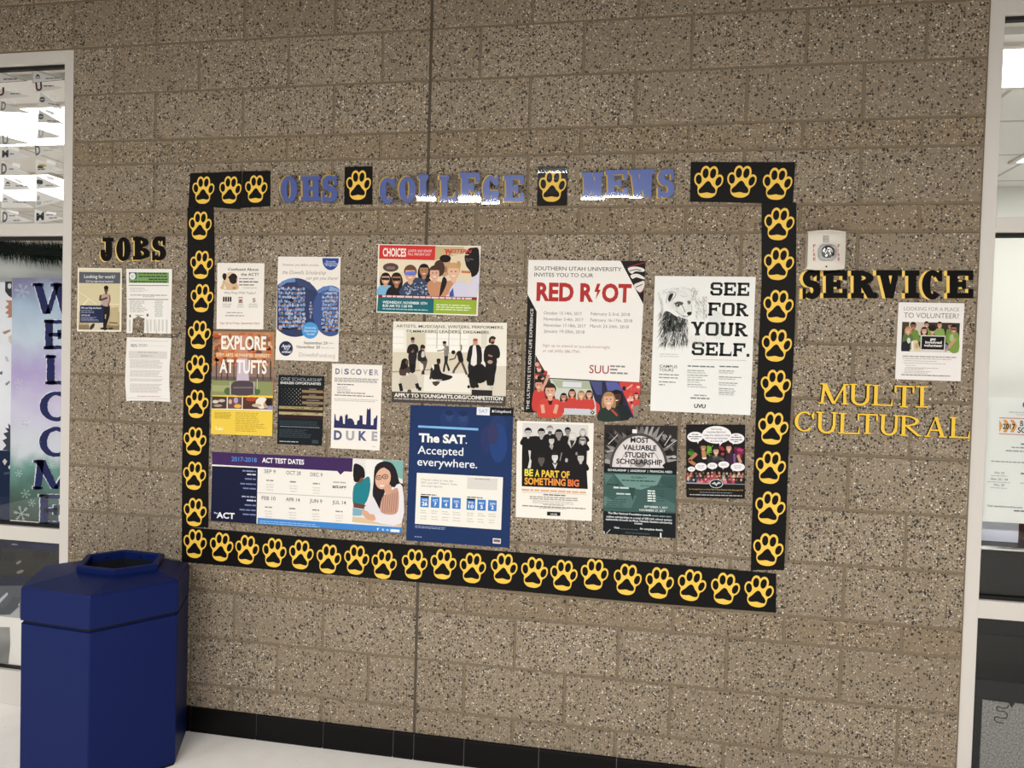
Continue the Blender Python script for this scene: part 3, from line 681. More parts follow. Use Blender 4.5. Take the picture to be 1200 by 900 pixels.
for x0, x1 in ((130, 205), (245, 295), (330, 400)): s.lines('text_block', x0, x1, 487, 522, 3, '#c3bfbc', 0.5, .3, True)
s.lines('text_block', 165, 285, 552, 566, 1, '#aaa6a3', 0.5, 0.02); s.lines('text_block', 155, 297, 574, 588, 1, '#9c9895', 0.5, 0.02)
s.text('text_block', 'Sign Up by Friday, September 22nd', 115, 640, 412, 14, '#b96b6a', 0.006); s.done()

s = Sheet('scholarship_flyer', 'tall white flyer with two round photos of a crowd in light blue shirts', 'flyer', (320, 295, 6.77), ((40, 38), (537, 42), (517, 873), (18, 858)), W_)
for t_, x, y, x1, h in (('However you define success,', 75, 112, 362, 20), ('the Dowells Scholarship', 70, 177, 415, 30), ('can get you there!', 262, 220, 512, 26)): s.text('headline', t_, x, y, x1, h, '#8d8985', -0.004, italic=0.25)
s.poly('badge', [(392, 50)] + arcpts(456, 62, 65, 84, 180, 0, 18) + [(520, 52)], '#2f4f97')
for t_, x, y, x1 in (('Dowells', 420, 84, 496), ('Scholarship', 408, 100, 514), ('Program', 418, 114, 500)): s.text('badge', t_, x, y, x1, 12, '#dbe2f2', 0.01)
L1 = [p for p in clip_right(arcpts(175, 442, 212, 234, 0, 360, 48)[:-1], lambda p: (40 + (30 - 40) * (p[1] - 38) / 820) - 2 - p[0])]
s.poly('photograph', L1, '#333f62')
s.poly('photograph', [p for p in clip_right(arcpts(455, 470, 140, 202, 0, 360, 40)[:-1], lambda p: p[0] - (535 - (p[1] - 42) * 0.0235) + 3)], '#41578f')
s.poly('photograph', [(45, 262), (70, 235), (120, 215), (175, 210), (178, 240), (110, 245), (44, 285)], '#6e90c4'); s.poly('photograph', [(345, 310), (400, 275), (455, 270), (440, 300), (360, 330)], '#5f83bd'); s.poly('photograph', [(455, 270), (528, 300), (526, 320), (440, 310)], '#87a6d2')
s.poly('photograph', [(180, 215), (290, 240), (350, 310), (300, 300), (200, 268)], '#3d4a73')
rnd = random.Random(3)
for (xa, xb, ya, yb, left) in ((42, 255, 285, 600, True), (388, 515, 320, 612, False)):
    rows = 10
    for r in range(rows):
        yy = ya + (yb - ya) * r / (rows - 1) * 0.92; sz = 7.5 + r * 0.55; n = int((xb - xa) / (sz * 2.0))
        s.up(); base = s.lay
        for i in range(n):
            x = xa + (i + 0.5 + rnd.uniform(-.25, .25)) * (xb - xa) / n; y = yy + rnd.uniform(-6, 6)
            if left and abs(x - 150) > 150 * math.sqrt(max(0.02, 1 - ((y - 440) / 240) ** 2)): continue
            s.lay = base
            s.ell('crowd_picture#%d' % left, x, y + sz * 1.5, sz * 1.15, sz * 1.3, rnd.choice(['#86aadb', '#6f94cb', '#9cbbe4', '#7ba0d4', '#5576ae', '#a5c2e8']), up=False, n=10)
            s.lay = base + 1; s.ell('crowd_picture#%d' % left, x, y, sz * 0.66, sz * 0.82, rnd.choice(['#c99a7c', '#b98468', '#8a5c46', '#d8ab8d', '#6e4938']), up=False, n=10)
            s.lay = base + 2; s.ell('crowd_picture#%d' % left, x, y - sz * 0.3, sz * 0.68, sz * 0.55, rnd.choice(['#2a1f1c', '#3d2b22', '#1a1514', '#6a4a30']), up=False, n=8, a0=180, a1=360)
            if r >= rows - 2: s.lay = base + 2; s.ell('crowd_picture#%d' % left, x, y + sz * 2.7, sz * 1.3, sz * 0.7, rnd.choice(['#20222e', '#b98468', '#2b2f40']), up=False, n=8)
        s.lay = base + 3
s.ell('crowd_picture#1', 145, 384, 14, 16, '#1b1d33')
for i, (x, y) in enumerate([(300, 405), (296, 430), (305, 430), (293, 455), (308, 455), (297, 480), (306, 482), (299, 505), (297, 520)]): s.ell('crowd_picture#1', x, y, 7, 10, ('#8fb0dd', '#b98468', '#6f94cb')[i % 3], n=8)
s.ell('badge#2', 295, 624, 66, 66, '#4d9bd8')
for t_, x, y, x1 in (('Scholarship', 252, 610, 340), ('Opportunity', 244, 634, 346), ('Inside!', 270, 660, 330)): s.text('badge#2', t_, x, y, x1, 16, '#d3e8f8', 0.008, italic=0.15)
s.ell('logo', 103, 768, 55, 59, '#26304f')
for t_, x, y, x1, h in (('Apply', 68, 758, 140, 24), ('it is', 88, 778, 124, 16), ('online!', 70, 802, 142, 20)): s.text('logo', t_, x, y, x1, h, '#eceaf0', 0.02, italic=0.2)
s.text('text_block', 'September 29', 245, 732, 432, 22, '#6d6a72'); s.text('text_block', 'November 30', 188, 764, 372, 22, '#6d6a72'); s.lines('text_block', 440, 495, 722, 738, 1, '#cfccc8'); s.lines('text_block', 385, 490, 758, 772, 1, '#d2cfcb', 0.6, 0.03)
s.text('text_block', 'DowellsFund.org', 208, 832, 492, 32, '#bdbab8', -0.006); s.done()

s = Sheet('campus_flyer', 'autumn campus photo flyer with EXPLORE headline above a yellow panel', 'flyer', (244, 384, 6.92), ((40, 28), (535, 35), (518, 880), (25, 858)), '#f4d04b', Y=-0.0027)
s.rect('photograph', 40, 28, 534, 545, '#b5835e')
rnd = random.Random(5)
for i in range(150):
    x, y = rnd.uniform(52, 515), rnd.uniform(45, 300)
    s.ell('photograph', x, y, rnd.uniform(10, 30), rnd.uniform(8, 22), rnd.choice(['#c7653a', '#a84a2c', '#d98a4e', '#8d5a3c', '#c98f67', '#b9532f', '#6e4a3a', '#dcb08c', '#8a7a78']), up=(i % 6 == 0), n=9)
s.quad('photograph', [(33, 390), (526, 395), (522, 440), (31, 430)], '#6a5c58'); s.quad('photograph', [(32, 310), (528, 318), (526, 400), (31, 395)], '#93766b')
for x, wd in ((62, 10), (105, 8), (150, 12), (205, 7), (395, 9), (440, 8), (500, 12)): s.quad('photograph', [(x, 270), (x + wd, 270), (x + wd, 425), (x, 425)], '#4c3b35')
s.poly('photograph', [(240, 250), (318, 250), (332, 430), (230, 430)], '#cdbccb'); s.poly('photograph', [(215, 60), (325, 60), (320, 250), (232, 250)], '#c98a70')
s.quad('photograph', [(30, 425), (523, 440), (520, 550), (28, 548)], '#8d9560'); s.quad('photograph', [(30, 465), (250, 470), (240, 520), (29, 515)], '#a8a877')
s.poly('photograph', smooth_closed([(205, 440), (355, 440), (372, 540), (188, 540)], 3), '#51464a'); s.quad('photograph', [(205, 480), (360, 480), (364, 492), (202, 492)], '#7b6c70')
s.ell('photograph', 160, 515, 30, 30, '#54683e'); s.ell('photograph', 395, 520, 28, 26, '#54683e'); s.line('photograph', [(398, 415), (398, 500)], 6, '#cfc5bd')
for x in (180, 372): s.line('photograph', [(x, 440), (x, 540)], 9, '#bdb3b4')
s.rect('photograph', 28, 556, 522, 660, '#efe8da')
s.quad('photograph', [(30, 556), (152, 560), (150, 656), (28, 656)], '#4a3a34'); s.quad('photograph', [(160, 560), (275, 563), (273, 658), (158, 656)], '#6d4a52'); s.quad('photograph', [(282, 563), (524, 570), (522, 664), (280, 660)], '#54362b')
for x, y, a, b2, c in ((60, 600, 25, 14, '#d8cfc4'), (110, 592, 28, 12, '#c7bdb3'), (80, 632, 35, 10, '#b59c88'), (225, 590, 18, 25, '#b6a2c4'), (240, 636, 30, 16, '#e8b53a'), (180, 600, 14, 20, '#d9b08a'), (350, 580, 45, 18, '#b14b36'), (435, 610, 50, 48, '#efe7da'), (395, 630, 40, 14, '#c9b193'), (470, 625, 22, 30, '#c79a80'), (490, 605, 26, 30, '#2a201f'), (505, 650, 24, 18, '#9097b5')): s.ell('photograph', x, y, a, b2, c)
s.rect('text_panel', 27, 660, 522, 862, '#f0cd4e'); s.poly('text_panel', [(25, 858), (27, 660), (524, 678), (518, 880)], '#f0cd4e')
s.lines('text_panel', 52, 190, 682, 738, 6, '#b99c34', 0.6, 0.12); s.lines('text_panel', 222, 480, 686, 846, 11, '#c4a63a', 0.5, 0.4); s.text('text_panel', 'Tufts', 55, 828, 120, 22, '#fbf4dd', 0.015)
s.text('headline', 'EXPLORE', 106, 172, 470, 104, '#f8f2ea', 0.028); s.text('headline', 'AT TUFTS', 92, 362, 474, 102, '#f8f2ea', 0.028)
s.quad('banner', [(62, 198), (510, 212), (510, 250), (62, 236)], '#d58544'); s.text('banner', 'STEM  ARTS  HUMANITIES  DIVERSITY', 68, 232, 500, 26, '#f4e3cf', 0.015); s.done()

s = Sheet('flag_flyer', 'dark flyer with a faded flag and ENDLESS OPPORTUNITIES headline', 'flyer', (320, 420, 8.185), ((52, 158), (490, 172), (465, 838), (38, 820)), '#141b20')
s.text('headline', 'ONE SCHOLARSHIP', 75, 212, 465, 32, '#a8acae', -0.006); s.text('headline', 'ENDLESS OPPORTUNITIES', 72, 243, 460, 21, '#eceae4', 0.02)
ys_f = [275, 305, 330, 358, 385, 412, 440]
for i, y in enumerate((278, 302, 330, 356, 384, 412, 440)): s.quad('flag_picture', [(278, y), (482, y + 7), (481, y + 33), (278, y + 26)], ('#2a1a18', '#8d7a5b')[i % 2])
for i, y in enumerate((455, 484, 510, 545)): s.quad('flag_picture', [(58, y), (478, y + 14), (477, y + 42), (57, y + 26)], ('#a19367', '#3a1f1b', '#b3a67c', '#321a1c')[i])
for i in range(40): s.ell('flag_picture', random.uniform(90, 470), random.choice((472, 530)) + random.uniform(-4, 10), random.uniform(8, 26), 4, random.choice(['#c9bd92', '#857751', '#baac7f']), up=False, n=8)
s.quad('flag_picture', [(58, 272), (278, 280), (276, 452), (56, 446)], '#10161b'); s.up()
for r in range(9):
    for c in range(6 if r % 2 == 0 else 5):
        x = 82 + c * 36 + (18 if r % 2 else 0); y = 290 + r * 18 + c * 1.1; k = 0.35 + 0.65 * c / 5
        pts = [(x + math.cos(math.radians(a)) * rr, y + math.sin(math.radians(a)) * rr) for j in range(5) for a, rr in ((-90 + 72 * j, 6.5), (-54 + 72 * j, 2.6))]
        s.poly('flag_picture', pts, '#%02x%02x%02x' % tuple(int(v * k + 20 * (1 - k)) for v in (214, 208, 190)), False)
for x, y, x1 in ((345, 290, 415), (345, 346, 412), (322, 396, 445), (325, 446, 440)): s.lines('flag_picture', x, x1, y, y + 10, 1, '#8f8a80', 0.8, 0.03)
s.lines('text_block', 62, 450, 592, 640, 4, '#33424a', 0.6, 0.1); s.lines('text_block', 68, 448, 648, 660, 1, '#8d959a', 0.5, 0.02); s.lines('text_block', 62, 380, 675, 760, 6, '#3a474d', 0.5, 0.3); s.lines('text_block', 62, 245, 790, 804, 1, '#b5b8b8', 0.6, 0.03); s.rect('text_block', 375, 782, 435, 815, '#3b4348'); s.done()

s = Sheet('skyline_flyer', 'white flyer with DISCOVER headline and a navy campus skyline', 'flyer', (320, 420, 8.185), ((567, 50), (1047, 65), (1022, 885), (553, 860)), W_)
for c, x, x1, col in (('D', 598, 640, '#6a6f8c'), ('I', 655, 664, '#b0b0b4'), ('S', 682, 728, '#6a6f8c'), ('C', 742, 785, '#a3a4ac'), ('O', 795, 848, '#6a6f8c'), ('V', 862, 908, '#b0b0b4'), ('E', 922, 955, '#6a6f8c'), ('R', 972, 1012, '#a9a9ae')): s.text('headline', c, x, 148 + (x - 598) * 0.03, x1, 50, col, 0.035)
s.lines('text_block', 590, 1012, 184, 228, 3, '#908d8c', 0.55, 0.05); s.lines('text_block', 615, 775, 243, 258, 1, '#55525a', 0.6, 0.02); s.lines('text_block', 615, 750, 266, 320, 4, '#b8b4b0', 0.5, 0.3); s.lines('text_block', 615, 885, 322, 338, 1, '#8a8683', 0.6, 0.02); s.lines('text_block', 590, 970, 346, 362, 1, '#7d7a78', 0.6, 0.02); s.lines('text_block', 590, 1005, 382, 412, 2, '#c4c0bb', 0.5, 0.15)
s.poly('skyline_picture', [(583, 665), (590, 535), (597, 530), (604, 590), (632, 600), (638, 562), (654, 545), (668, 565), (672, 625), (688, 630), (692, 540), (700, 548), (706, 532), (716, 540), (718, 580), (735, 572), (760, 580), (778, 610), (782, 635), (802, 636), (808, 600), (828, 590), (830, 545), (858, 548), (860, 630), (892, 634), (900, 490), (906, 475), (912, 490), (924, 490), (930, 470), (937, 492), (938, 640), (962, 640), (966, 580), (985, 568), (990, 550), (1002, 545), (996, 685)], '#2c2f5c')
for c, x, x1, col in (('D', 583, 660, '#585d85'), ('U', 698, 778, '#a8a8b0'), ('K', 820, 898, '#585d85'), ('E', 945, 1000, '#a8a8b0')): s.text('headline#2', c, x, 776 + (x - 583) * 0.028, x1, 82, col, 0.045)
s.lines('text_block', 950, 998, 842, 856, 1, '#bdb9b6'); s.done()

s = Sheet('test_dates_poster', 'wide purple and white poster of 2017-2018 test dates with smiling woman', 'poster', (240, 520, 4.8), ((40, 45), (1117, 95), (1105, 503), (33, 432)), '#f1ece4')
s.poly('side_panel', [(40, 125), (298, 137), (291, 450), (33, 432)], '#121838'); s.poly('banner', [(40, 45), (833, 82), (829, 158), (784, 156), (763, 175), (745, 154), (40, 116)], '#41285a')
s.text('banner', '2017-2018', 150, 97, 292, 24, '#4f8fd6', 0.015); s.text('banner', 'ACT TEST DATES', 322, 105, 558, 26, '#f3eef2', 0.03)
for y, x, c in ((148, 212, '#8f96b8'), (168, 238, '#d5d8e6'), (193, 226, '#7b84ad'), (220, 200, '#7b84ad'), (246, 215, '#7b84ad'), (292, 208, '#a5abc6'), (314, 236, '#d5d8e6'), (340, 224, '#7b84ad'), (366, 196, '#7b84ad'), (392, 214, '#7b84ad')): s.lines('side_panel', x, 288, y, y + 13, 1, c, 0.6, 0.02)
s.text('logo', 'The', 50, 393, 72, 9, '#e8e8ee', 0.02); s.text('logo', 'ACT', 66, 416, 168, 31, '#f2f2f6', 0.03)
cols = ((335, 398), (458, 540), (594, 662), (320, 398), (456, 534), (590, 660), (718, 794))
for i, (t_, y) in enumerate((('SEP 9', 164), ('OCT 28', 172), ('DEC 9', 182), ('FEB 10', 314), ('APR 14', 322), ('JUN 9', 330), ('JUL 14', 338))):
    a, b2 = cols[i]; s.text('text_block', t_, a, y, b2, 20, '#5f5c60', 0.004); m_ = (a + b2) / 2
    s.lines('text_block', m_ - 20, m_ + 20, y + 38, y + 50, 1, '#8d8a8c', 0.6, 0.03)
    for q in (62, 76, 92): s.lines('text_block', m_ - 28 + q * .1, m_ + 28 - q * .1, y + q, y + q + 9, 1, '#d4cfc8', 0.6, 0.05)
s.text('text_block', 'act.org', 718, 248, 795, 19, '#2f2d32', 0.02); s.lines('text_block', 722, 795, 212, 224, 1, '#b6b2ae', 0.6, 0.03)
s.line('text_block', [(296, 275), (826, 304)], 3, '#b4afaa')
s.poly('footer', [(298, 416), (1107, 470), (1105, 503), (297, 450)], '#3f86cf'); s.lines('footer', 310, 660, 432, 454, 2, '#9cc3ea', 0.4, 0.15)
for x in (968, 996, 1022): s.text('footer', 'fto'[(x - 968) // 27], x, 486 + (x - 968) * .05, x + 12, 13, '#e8f0fa', 0.02)
s.rect('footer', 1045, 480, 1096, 495, '#e8f0fa')
s.poly('photograph', [(838, 84), (1117, 97), (1108, 468), (829, 440)], '#e6e2dc'); s.poly('photograph', [(1000, 90), (1117, 97), (1115, 200), (1060, 180)], '#7fb0aa'); s.poly('photograph', [(905, 88), (1000, 92), (960, 200), (905, 240)], '#efece6')
s.poly('photograph', smooth_closed([(838, 240), (885, 205), (925, 185), (930, 260), (900, 340), (838, 350)], 3), '#1f7f8b'); s.ell('photograph', 866, 175, 32, 45, '#7a4f3c'); s.poly('photograph', smooth_closed([(838, 120), (865, 115), (896, 140), (900, 190), (880, 190), (862, 215), (838, 205)], 3), '#1b1718')
s.poly('photograph', [(833, 360), (900, 372), (880, 405), (832, 404)], '#7fb0c2'); s.poly('photograph', [(832, 410), (1108, 440), (1108, 468), (829, 440)], '#d9c3a0'); s.poly('photograph', [(838, 330), (905, 345), (900, 368), (836, 358)], '#6b4334')
s.poly('photograph', smooth_closed([(950, 215), (958, 130), (1000, 100), (1050, 108), (1078, 150), (1095, 215), (1117, 235), (1095, 330), (1030, 390), (970, 350), (945, 290)], 3), '#211b1f')
s.poly('photograph', smooth_closed([(985, 395), (1010, 280), (1060, 240), (1112, 240), (1108, 445), (960, 440), (900, 395)], 3), '#e9e3e6'); s.poly('photograph', smooth_closed([(1000, 300), (1040, 270), (1085, 250), (1092, 330), (1075, 395), (990, 385)], 3), '#c99985')
for i in range(7): s.line('photograph', [(1005 + i * 13, 290 - i * 3), (1000 + i * 12, 388)], 2.5, '#7a5a55')
s.ell('photograph', 1003, 195, 43, 62, '#dfb096', 12); s.poly('photograph', smooth_closed([(1010, 240), (1045, 230), (1050, 275), (1020, 285)], 3), '#d3a085')
s.poly('photograph', smooth_closed([(955, 165), (985, 128), (1020, 140), (1050, 170), (1055, 240), (1078, 230), (1070, 140), (1030, 105), (975, 112)], 3), '#211b1f')
for x, y in ((980, 190), (1015, 185)): s.ell('photograph', x, y, 17, 14, '#3b2a26', n=14); s.ell('photograph', x, y, 13, 10, '#d6a78e', n=14); s.ell('photograph', x, y, 4, 4, '#2a1a16', n=8)
s.ell('photograph', 998, 233, 15, 8, '#f4ece6', a0=0, a1=180); s.poly('photograph', smooth_closed([(880, 385), (905, 375), (950, 395), (960, 430), (915, 425)], 3), '#dba88c'); s.poly('photograph', [(895, 360), (950, 300), (1000, 400), (930, 395)], '#e3dfe4'); s.done()

s = Sheet('preview_day_poster', 'photo poster of grinning friends with red CHOICES banner and green strip', 'poster', (440, 283, 9.23), ((30, 28), (1140, 48), (1105, 805), (10, 768)), '#f4eee0')
s.poly('photograph', [(45, 40), (1128, 60), (1098, 605), (30, 580)], '#e6d5b8'); s.poly('photograph', [(650, 52), (960, 58), (955, 130), (645, 200)], '#cbb78a'); s.poly('photograph', [(40, 195), (650, 205), (640, 330), (36, 330)], '#ecdcc2'); s.poly('photograph', [(930, 315), (1030, 320), (1028, 345), (930, 340)], '#d6743f')
s.ell('photograph', 165, 280, 85, 48, '#5b4640'); s.rect('photograph', 120, 270, 210, 300, '#8a7068'); s.ell('photograph', 745, 270, 75, 110, '#c9a184'); s.ell('photograph', 755, 185, 62, 42, '#1c1718'); s.rect('photograph', 700, 270, 775, 330, '#a37c63')
s.bust('photograph', 110, 405, 48, '#d2a184', '#221a1a', '#7fb6d8', True, '#1a1718', 1.9, 2.3); s.bust('photograph', 228, 410, 52, '#a87452', '#251b1a', '#1e1c1f', True, '#1a1718', 2.0, 2.2); s.bust('photograph', 525, 315, 52, '#b07c5e', '#1c1516', '#241f22', True, None, 1.6, 2.6)
s.poly('photograph', smooth_closed([(270, 578), (300, 470), (350, 430), (440, 390), (540, 420), (600, 530), (610, 585)], 3), '#3b4760')
rnd = random.Random(9)
for i in range(60):
    x, y = rnd.uniform(310, 570), rnd.uniform(440, 575)
    if y > 480 - (x - 310) * 0.2: s.ell('photograph', x, y, rnd.uniform(6, 16), rnd.uniform(4, 9), rnd.choice(['#a9b4c6', '#cfd6e0', '#1f2536', '#8896b0']), rnd.uniform(-50, 50), up=(i % 10 == 0), n=7)
s.bust('photograph', 378, 350, 64, '#dba78b', '#6a4a35', None, False, '#5a6cc0'); s.poly('photograph', [(320, 330), (435, 318), (437, 345), (415, 358), (385, 345), (330, 370)], '#6d80d8')
s.poly('photograph', smooth_closed([(560, 460), (620, 420), (720, 440), (840, 420), (860, 470), (760, 590), (600, 590)], 3), '#c98f6c'); s.poly('photograph', smooth_closed([(690, 590), (715, 440), (740, 380), (775, 430), (740, 530), (700, 595)], 3), '#221c1c'); s.ell('photograph', 690, 290, 60, 90, '#4a3428'); s.bust('photograph', 640, 345, 56, '#dfae92', '#4a3428', None, False)
s.poly('photograph', smooth_closed([(800, 595), (830, 480), (900, 430), (1010, 470), (1020, 600)], 3), '#d6d2e4'); s.bust('photograph', 845, 330, 66, '#e6b99c', '#cfa56c', None, False); s.ell('photograph', 900, 250, 24, 40, '#c79d66'); s.poly('photograph', [(800, 560), (840, 500), (850, 595), (800, 595)], '#3d55a6')
s.poly('photograph', smooth_closed([(985, 600), (1010, 470), (1060, 380), (1118, 330), (1100, 605)], 3), '#d9d3e2'); s.poly('photograph', smooth_closed([(965, 160), (1000, 85), (1060, 68), (1118, 90), (1118, 320), (1045, 385), (1030, 330), (985, 270), (970, 215)], 3), '#1e1a1b'); s.line('photograph', [(975, 185), (1060, 195)], 7, '#8a8078'); s.ell('photograph', 1000, 200, 22, 20, '#4a4040')
s.poly('strip', [(30, 575), (1098, 604), (1096, 636), (29, 604)], '#8e2431'); s.lines('strip', 75, 1050, 581, 607, 1, '#e8cfd0', 0.75, 0.01)
s.poly('date_panel', [(29, 604), (632, 622), (628, 776), (18, 756)], '#1d6870'); s.text('date_panel', 'WEDNESDAY, NOVEMBER 15TH', 78, 668, 560, 26, '#e9f0f0', 0.025); s.text('date_panel', '8:30 AM TO 1:30 PM', 78, 706, 398, 26, '#e9f0f0', 0.025); s.lines('date_panel', 78, 570, 722, 742, 1, '#b9d0d2', 0.55, 0.02)
s.poly('contact_panel', [(632, 622), (1096, 636), (1090, 790), (628, 776)], '#98b23b'); s.lines('contact_panel', 660, 1060, 678, 752, 3, '#e3ebc4', 0.45, 0.12)
s.poly('banner', [(46, 38), (650, 50), (643, 203), (38, 186)], '#d33a36'); s.text('banner', 'CHOICES', 80, 158, 332, 84, '#f7efe8', 0.03); s.text('banner', 'JUNIOR AND SENIOR', 350, 112, 608, 26, '#f0d4cf', 0.01, italic=0.2); s.text('banner', 'FALL PREVIEW DAY', 350, 150, 596, 26, '#f0d4cf', 0.01, italic=0.2)
s.text('logo', 'WESTERN', 740, 122, 1030, 40, '#cf4038', 0.025, italic=0.3); s.line('logo', [(738, 86), (800, 92)], 8, '#cf4038'); s.line('logo', [(780, 100), (765, 150)], 12, '#cf4038'); s.line('logo', [(812, 100), (797, 152)], 12, '#cf4038'); s.lines('logo', 830, 1010, 136, 152, 1, '#e9d9c4', 0.5, 0.02); s.done()

s = Sheet('arts_poster', 'pale photo poster of performers posed in a bright studio', 'poster', (455, 372, 8.276), ((48, 38), (1152, 52), (1137, 860), (32, 820)), '#ebe5d6', Y=-0.0036, th=0.0033)
s.poly('photograph', [(50, 44), (1150, 58), (1146, 480), (40, 500)], '#efe9da')
for pts, c in (([(178, 150), (360, 152), (358, 340), (176, 336)], '#d6cdb4'), ([(45, 120), (150, 122), (148, 300), (44, 300)], '#f6f3ea'), ([(375, 155), (780, 160), (775, 335), (372, 330)], '#f7f4ec'), ([(905, 120), (960, 120), (955, 300), (900, 300)], '#dcd8c6'), ([(44, 336), (780, 340), (776, 500), (40, 522)], '#d9cfb8'), ([(780, 300), (1146, 330), (1144, 480), (776, 470)], '#f2ecdf'), ([(40, 520), (800, 480), (1144, 470), (1140, 765), (35, 720)], '#dcd3c2'), ([(350, 560), (760, 540), (800, 730), (340, 715)], '#efe9de'), ([(40, 522), (420, 500), (420, 512), (40, 535)], '#a8987c')): s.poly('photograph', pts, c)
for x in (475, 590, 700): s.line('photograph', [(x, 100), (x - 4, 300)], 8, '#b9b2a2')
for y in (190, 250): s.line('photograph', [(45, y), (150, y + 2)], 4, '#d5cfc0')
for y in (205, 268): s.line('photograph', [(365, y), (780, y + 6)], 4, '#d5cfc0')
B, SK = '#1f1b1b', '#a5806c'
def fig(*ops):
    for o in ops:
        if o[0] == 'p': s.poly('person_picture', smooth_closed(o[1], 2), o[2])
        elif o[0] == 'l': s.line('person_picture', o[1], o[2], o[3])
        else: s.ell('person_picture', *o[1:])
fig(('p', [(198, 345), (278, 345), (268, 430), (258, 530), (210, 530), (200, 430)], '#262122'), ('p', [(215, 262), (262, 258), (290, 285), (285, 345), (200, 350), (180, 335), (190, 285)], B), ('l', [(228, 340), (245, 310), (240, 335)], 16, SK), ('e', 238, 222, 19, 28, SK), ('e', 237, 206, 20, 16, '#2a2019'), ('e', 235, 485, 22, 35, '#181515'))
fig(('p', [(298, 420), (365, 400), (380, 430), (345, 540), (320, 550), (330, 450)], '#5b4f4a'), ('p', [(300, 320), (345, 312), (360, 370), (372, 420), (300, 425), (283, 400), (288, 345)], '#2a2426'), ('p', [(325, 335), (350, 330), (352, 380), (322, 385)], '#d6cfc4'), ('e', 337, 292, 19, 25, SK), ('p', [(312, 275), (338, 262), (360, 285), (350, 300), (325, 300), (312, 330)], '#2b1f1a'), ('p', [(300, 455), (335, 450), (340, 500), (315, 520)], '#e3ddd0'), ('l', [(340, 520), (345, 552)], 18, B))
fig(('p', [(115, 590), (200, 540), (270, 560), (290, 640), (250, 690), (120, 690)], '#c9bfae'), ('p', [(130, 470), (185, 460), (215, 520), (180, 560), (112, 560), (108, 500)], '#4b3a36'), ('p', [(135, 410), (165, 396), (195, 420), (190, 470), (165, 500), (118, 500), (125, 440)], '#1b1515'), ('e', 180, 435, 13, 22, '#6b4a3c'), ('l', [(115, 640), (130, 715)], 32, B), ('l', [(275, 640), (290, 690), (320, 695)], 34, B), ('e', 205, 715, 20, 18, '#5a4a40'), ('e', 185, 550, 12, 14, '#e7dfd2'))
fig(('p', [(420, 470), (485, 450), (500, 480), (520, 540), (615, 565), (615, 590), (540, 615), (430, 600), (410, 540)], B), ('p', [(420, 470), (440, 455), (445, 500), (425, 510)], '#ece6da'), ('l', [(425, 490), (408, 600)], 20, '#3a2a24'), ('e', 488, 430, 19, 26, '#3c2a22'), ('e', 488, 412, 20, 14, '#171212'), ('p', [(425, 625), (505, 622), (460, 668)], '#4a4038'), ('l', [(410, 604), (520, 606)], 6, '#f0eadf'))
fig(('p', [(545, 360), (582, 358), (575, 440), (600, 505), (580, 520), (560, 450), (548, 522), (528, 520), (545, 430)], '#2a2626'), ('p', [(548, 285), (580, 275), (590, 310), (580, 370), (546, 370), (540, 320)], '#85807c'), ('l', [(560, 300), (520, 320), (475, 325)], 14, '#a89c92'), ('e', 546, 258, 17, 26, SK), ('e', 546, 242, 19, 14, '#221a17'))
fig(('p', [(665, 335), (705, 325), (725, 390), (728, 430), (690, 440), (672, 380)], B), ('l', [(695, 430), (640, 510), (630, 540)], 22, '#5f4a40'), ('l', [(712, 430), (745, 510), (762, 555)], 22, '#5f4a40'), ('l', [(665, 345), (645, 400), (592, 412)], 12, '#6b4d40'), ('l', [(700, 330), (712, 290), (705, 265)], 13, '#8f6b58'), ('e', 632, 338, 20, 20, '#221a17'))
fig(('p', [(780, 430), (900, 430), (890, 560), (860, 670), (800, 680), (782, 560)], B), ('p', [(790, 280), (855, 262), (900, 290), (910, 420), (880, 440), (770, 430), (765, 380)], '#201c1f'), ('p', [(822, 275), (850, 275), (858, 455), (800, 455), (815, 350)], '#eae5de'), ('e', 845, 240, 24, 34, '#c79a84'), ('e', 845, 218, 24, 15, '#a4603e'))
fig(('p', [(945, 450), (1050, 440), (1035, 560), (1020, 660), (960, 660), (950, 560)], '#1a1718'), ('p', [(945, 285), (1000, 262), (1060, 275), (1085, 340), (1078, 390), (1052, 400), (1048, 460), (945, 455), (925, 370)], B), ('l', [(970, 365), (1010, 378)], 16, SK), ('e', 988, 432, 25, 18, '#b99682'), ('e', 1010, 225, 25, 36, '#b4826a'), ('p', [(980, 200), (1010, 180), (1042, 195), (1035, 215), (1000, 205), (990, 250), (976, 240)], '#2d211c'), ('e', 1012, 245, 18, 12, '#3b2a22'), ('l', [(975, 660), (972, 690)], 30, '#d9d2c6'), ('l', [(1005, 660), (1005, 695)], 24, '#c9c2b6'))
fig(('p', [(800, 520), (860, 455), (915, 455), (960, 520), (960, 600), (890, 640), (820, 610), (765, 570)], '#171415'), ('e', 880, 430, 22, 34, '#2e211d'), ('p', [(790, 600), (850, 620), (880, 665), (860, 690), (820, 650)], B), ('l', [(845, 690), (890, 692)], 16, '#ddd6ca'), ('e', 780, 672, 14, 16, B), ('l', [(940, 692), (970, 694)], 14, '#ddd6ca'))
s.poly('banner', [(34, 718), (1140, 765), (1137, 860), (32, 820)], '#4a4340'); s.poly('banner', [(810, 700), (1010, 708), (1008, 760), (808, 752)], '#2a2524')
s.text('headline', 'ARTISTS, MUSICIANS, WRITERS, PERFORMERS,', 78, 96, 1120, 26, '#5a544c', 0.004); s.text('headline', 'FILMMAKERS, LEADERS, DREAMERS.', 180, 146, 985, 26, '#5a544c', 0.004)
s.text('banner', 'APPLY TO YOUNGARTS.ORG/COMPETITION', 58, 768, 1112, 34, '#f3eee4', 0.03); s.lines('banner', 58, 1112, 780, 800, 1, '#b3aaa0', 0.65, 0.01); s.done()

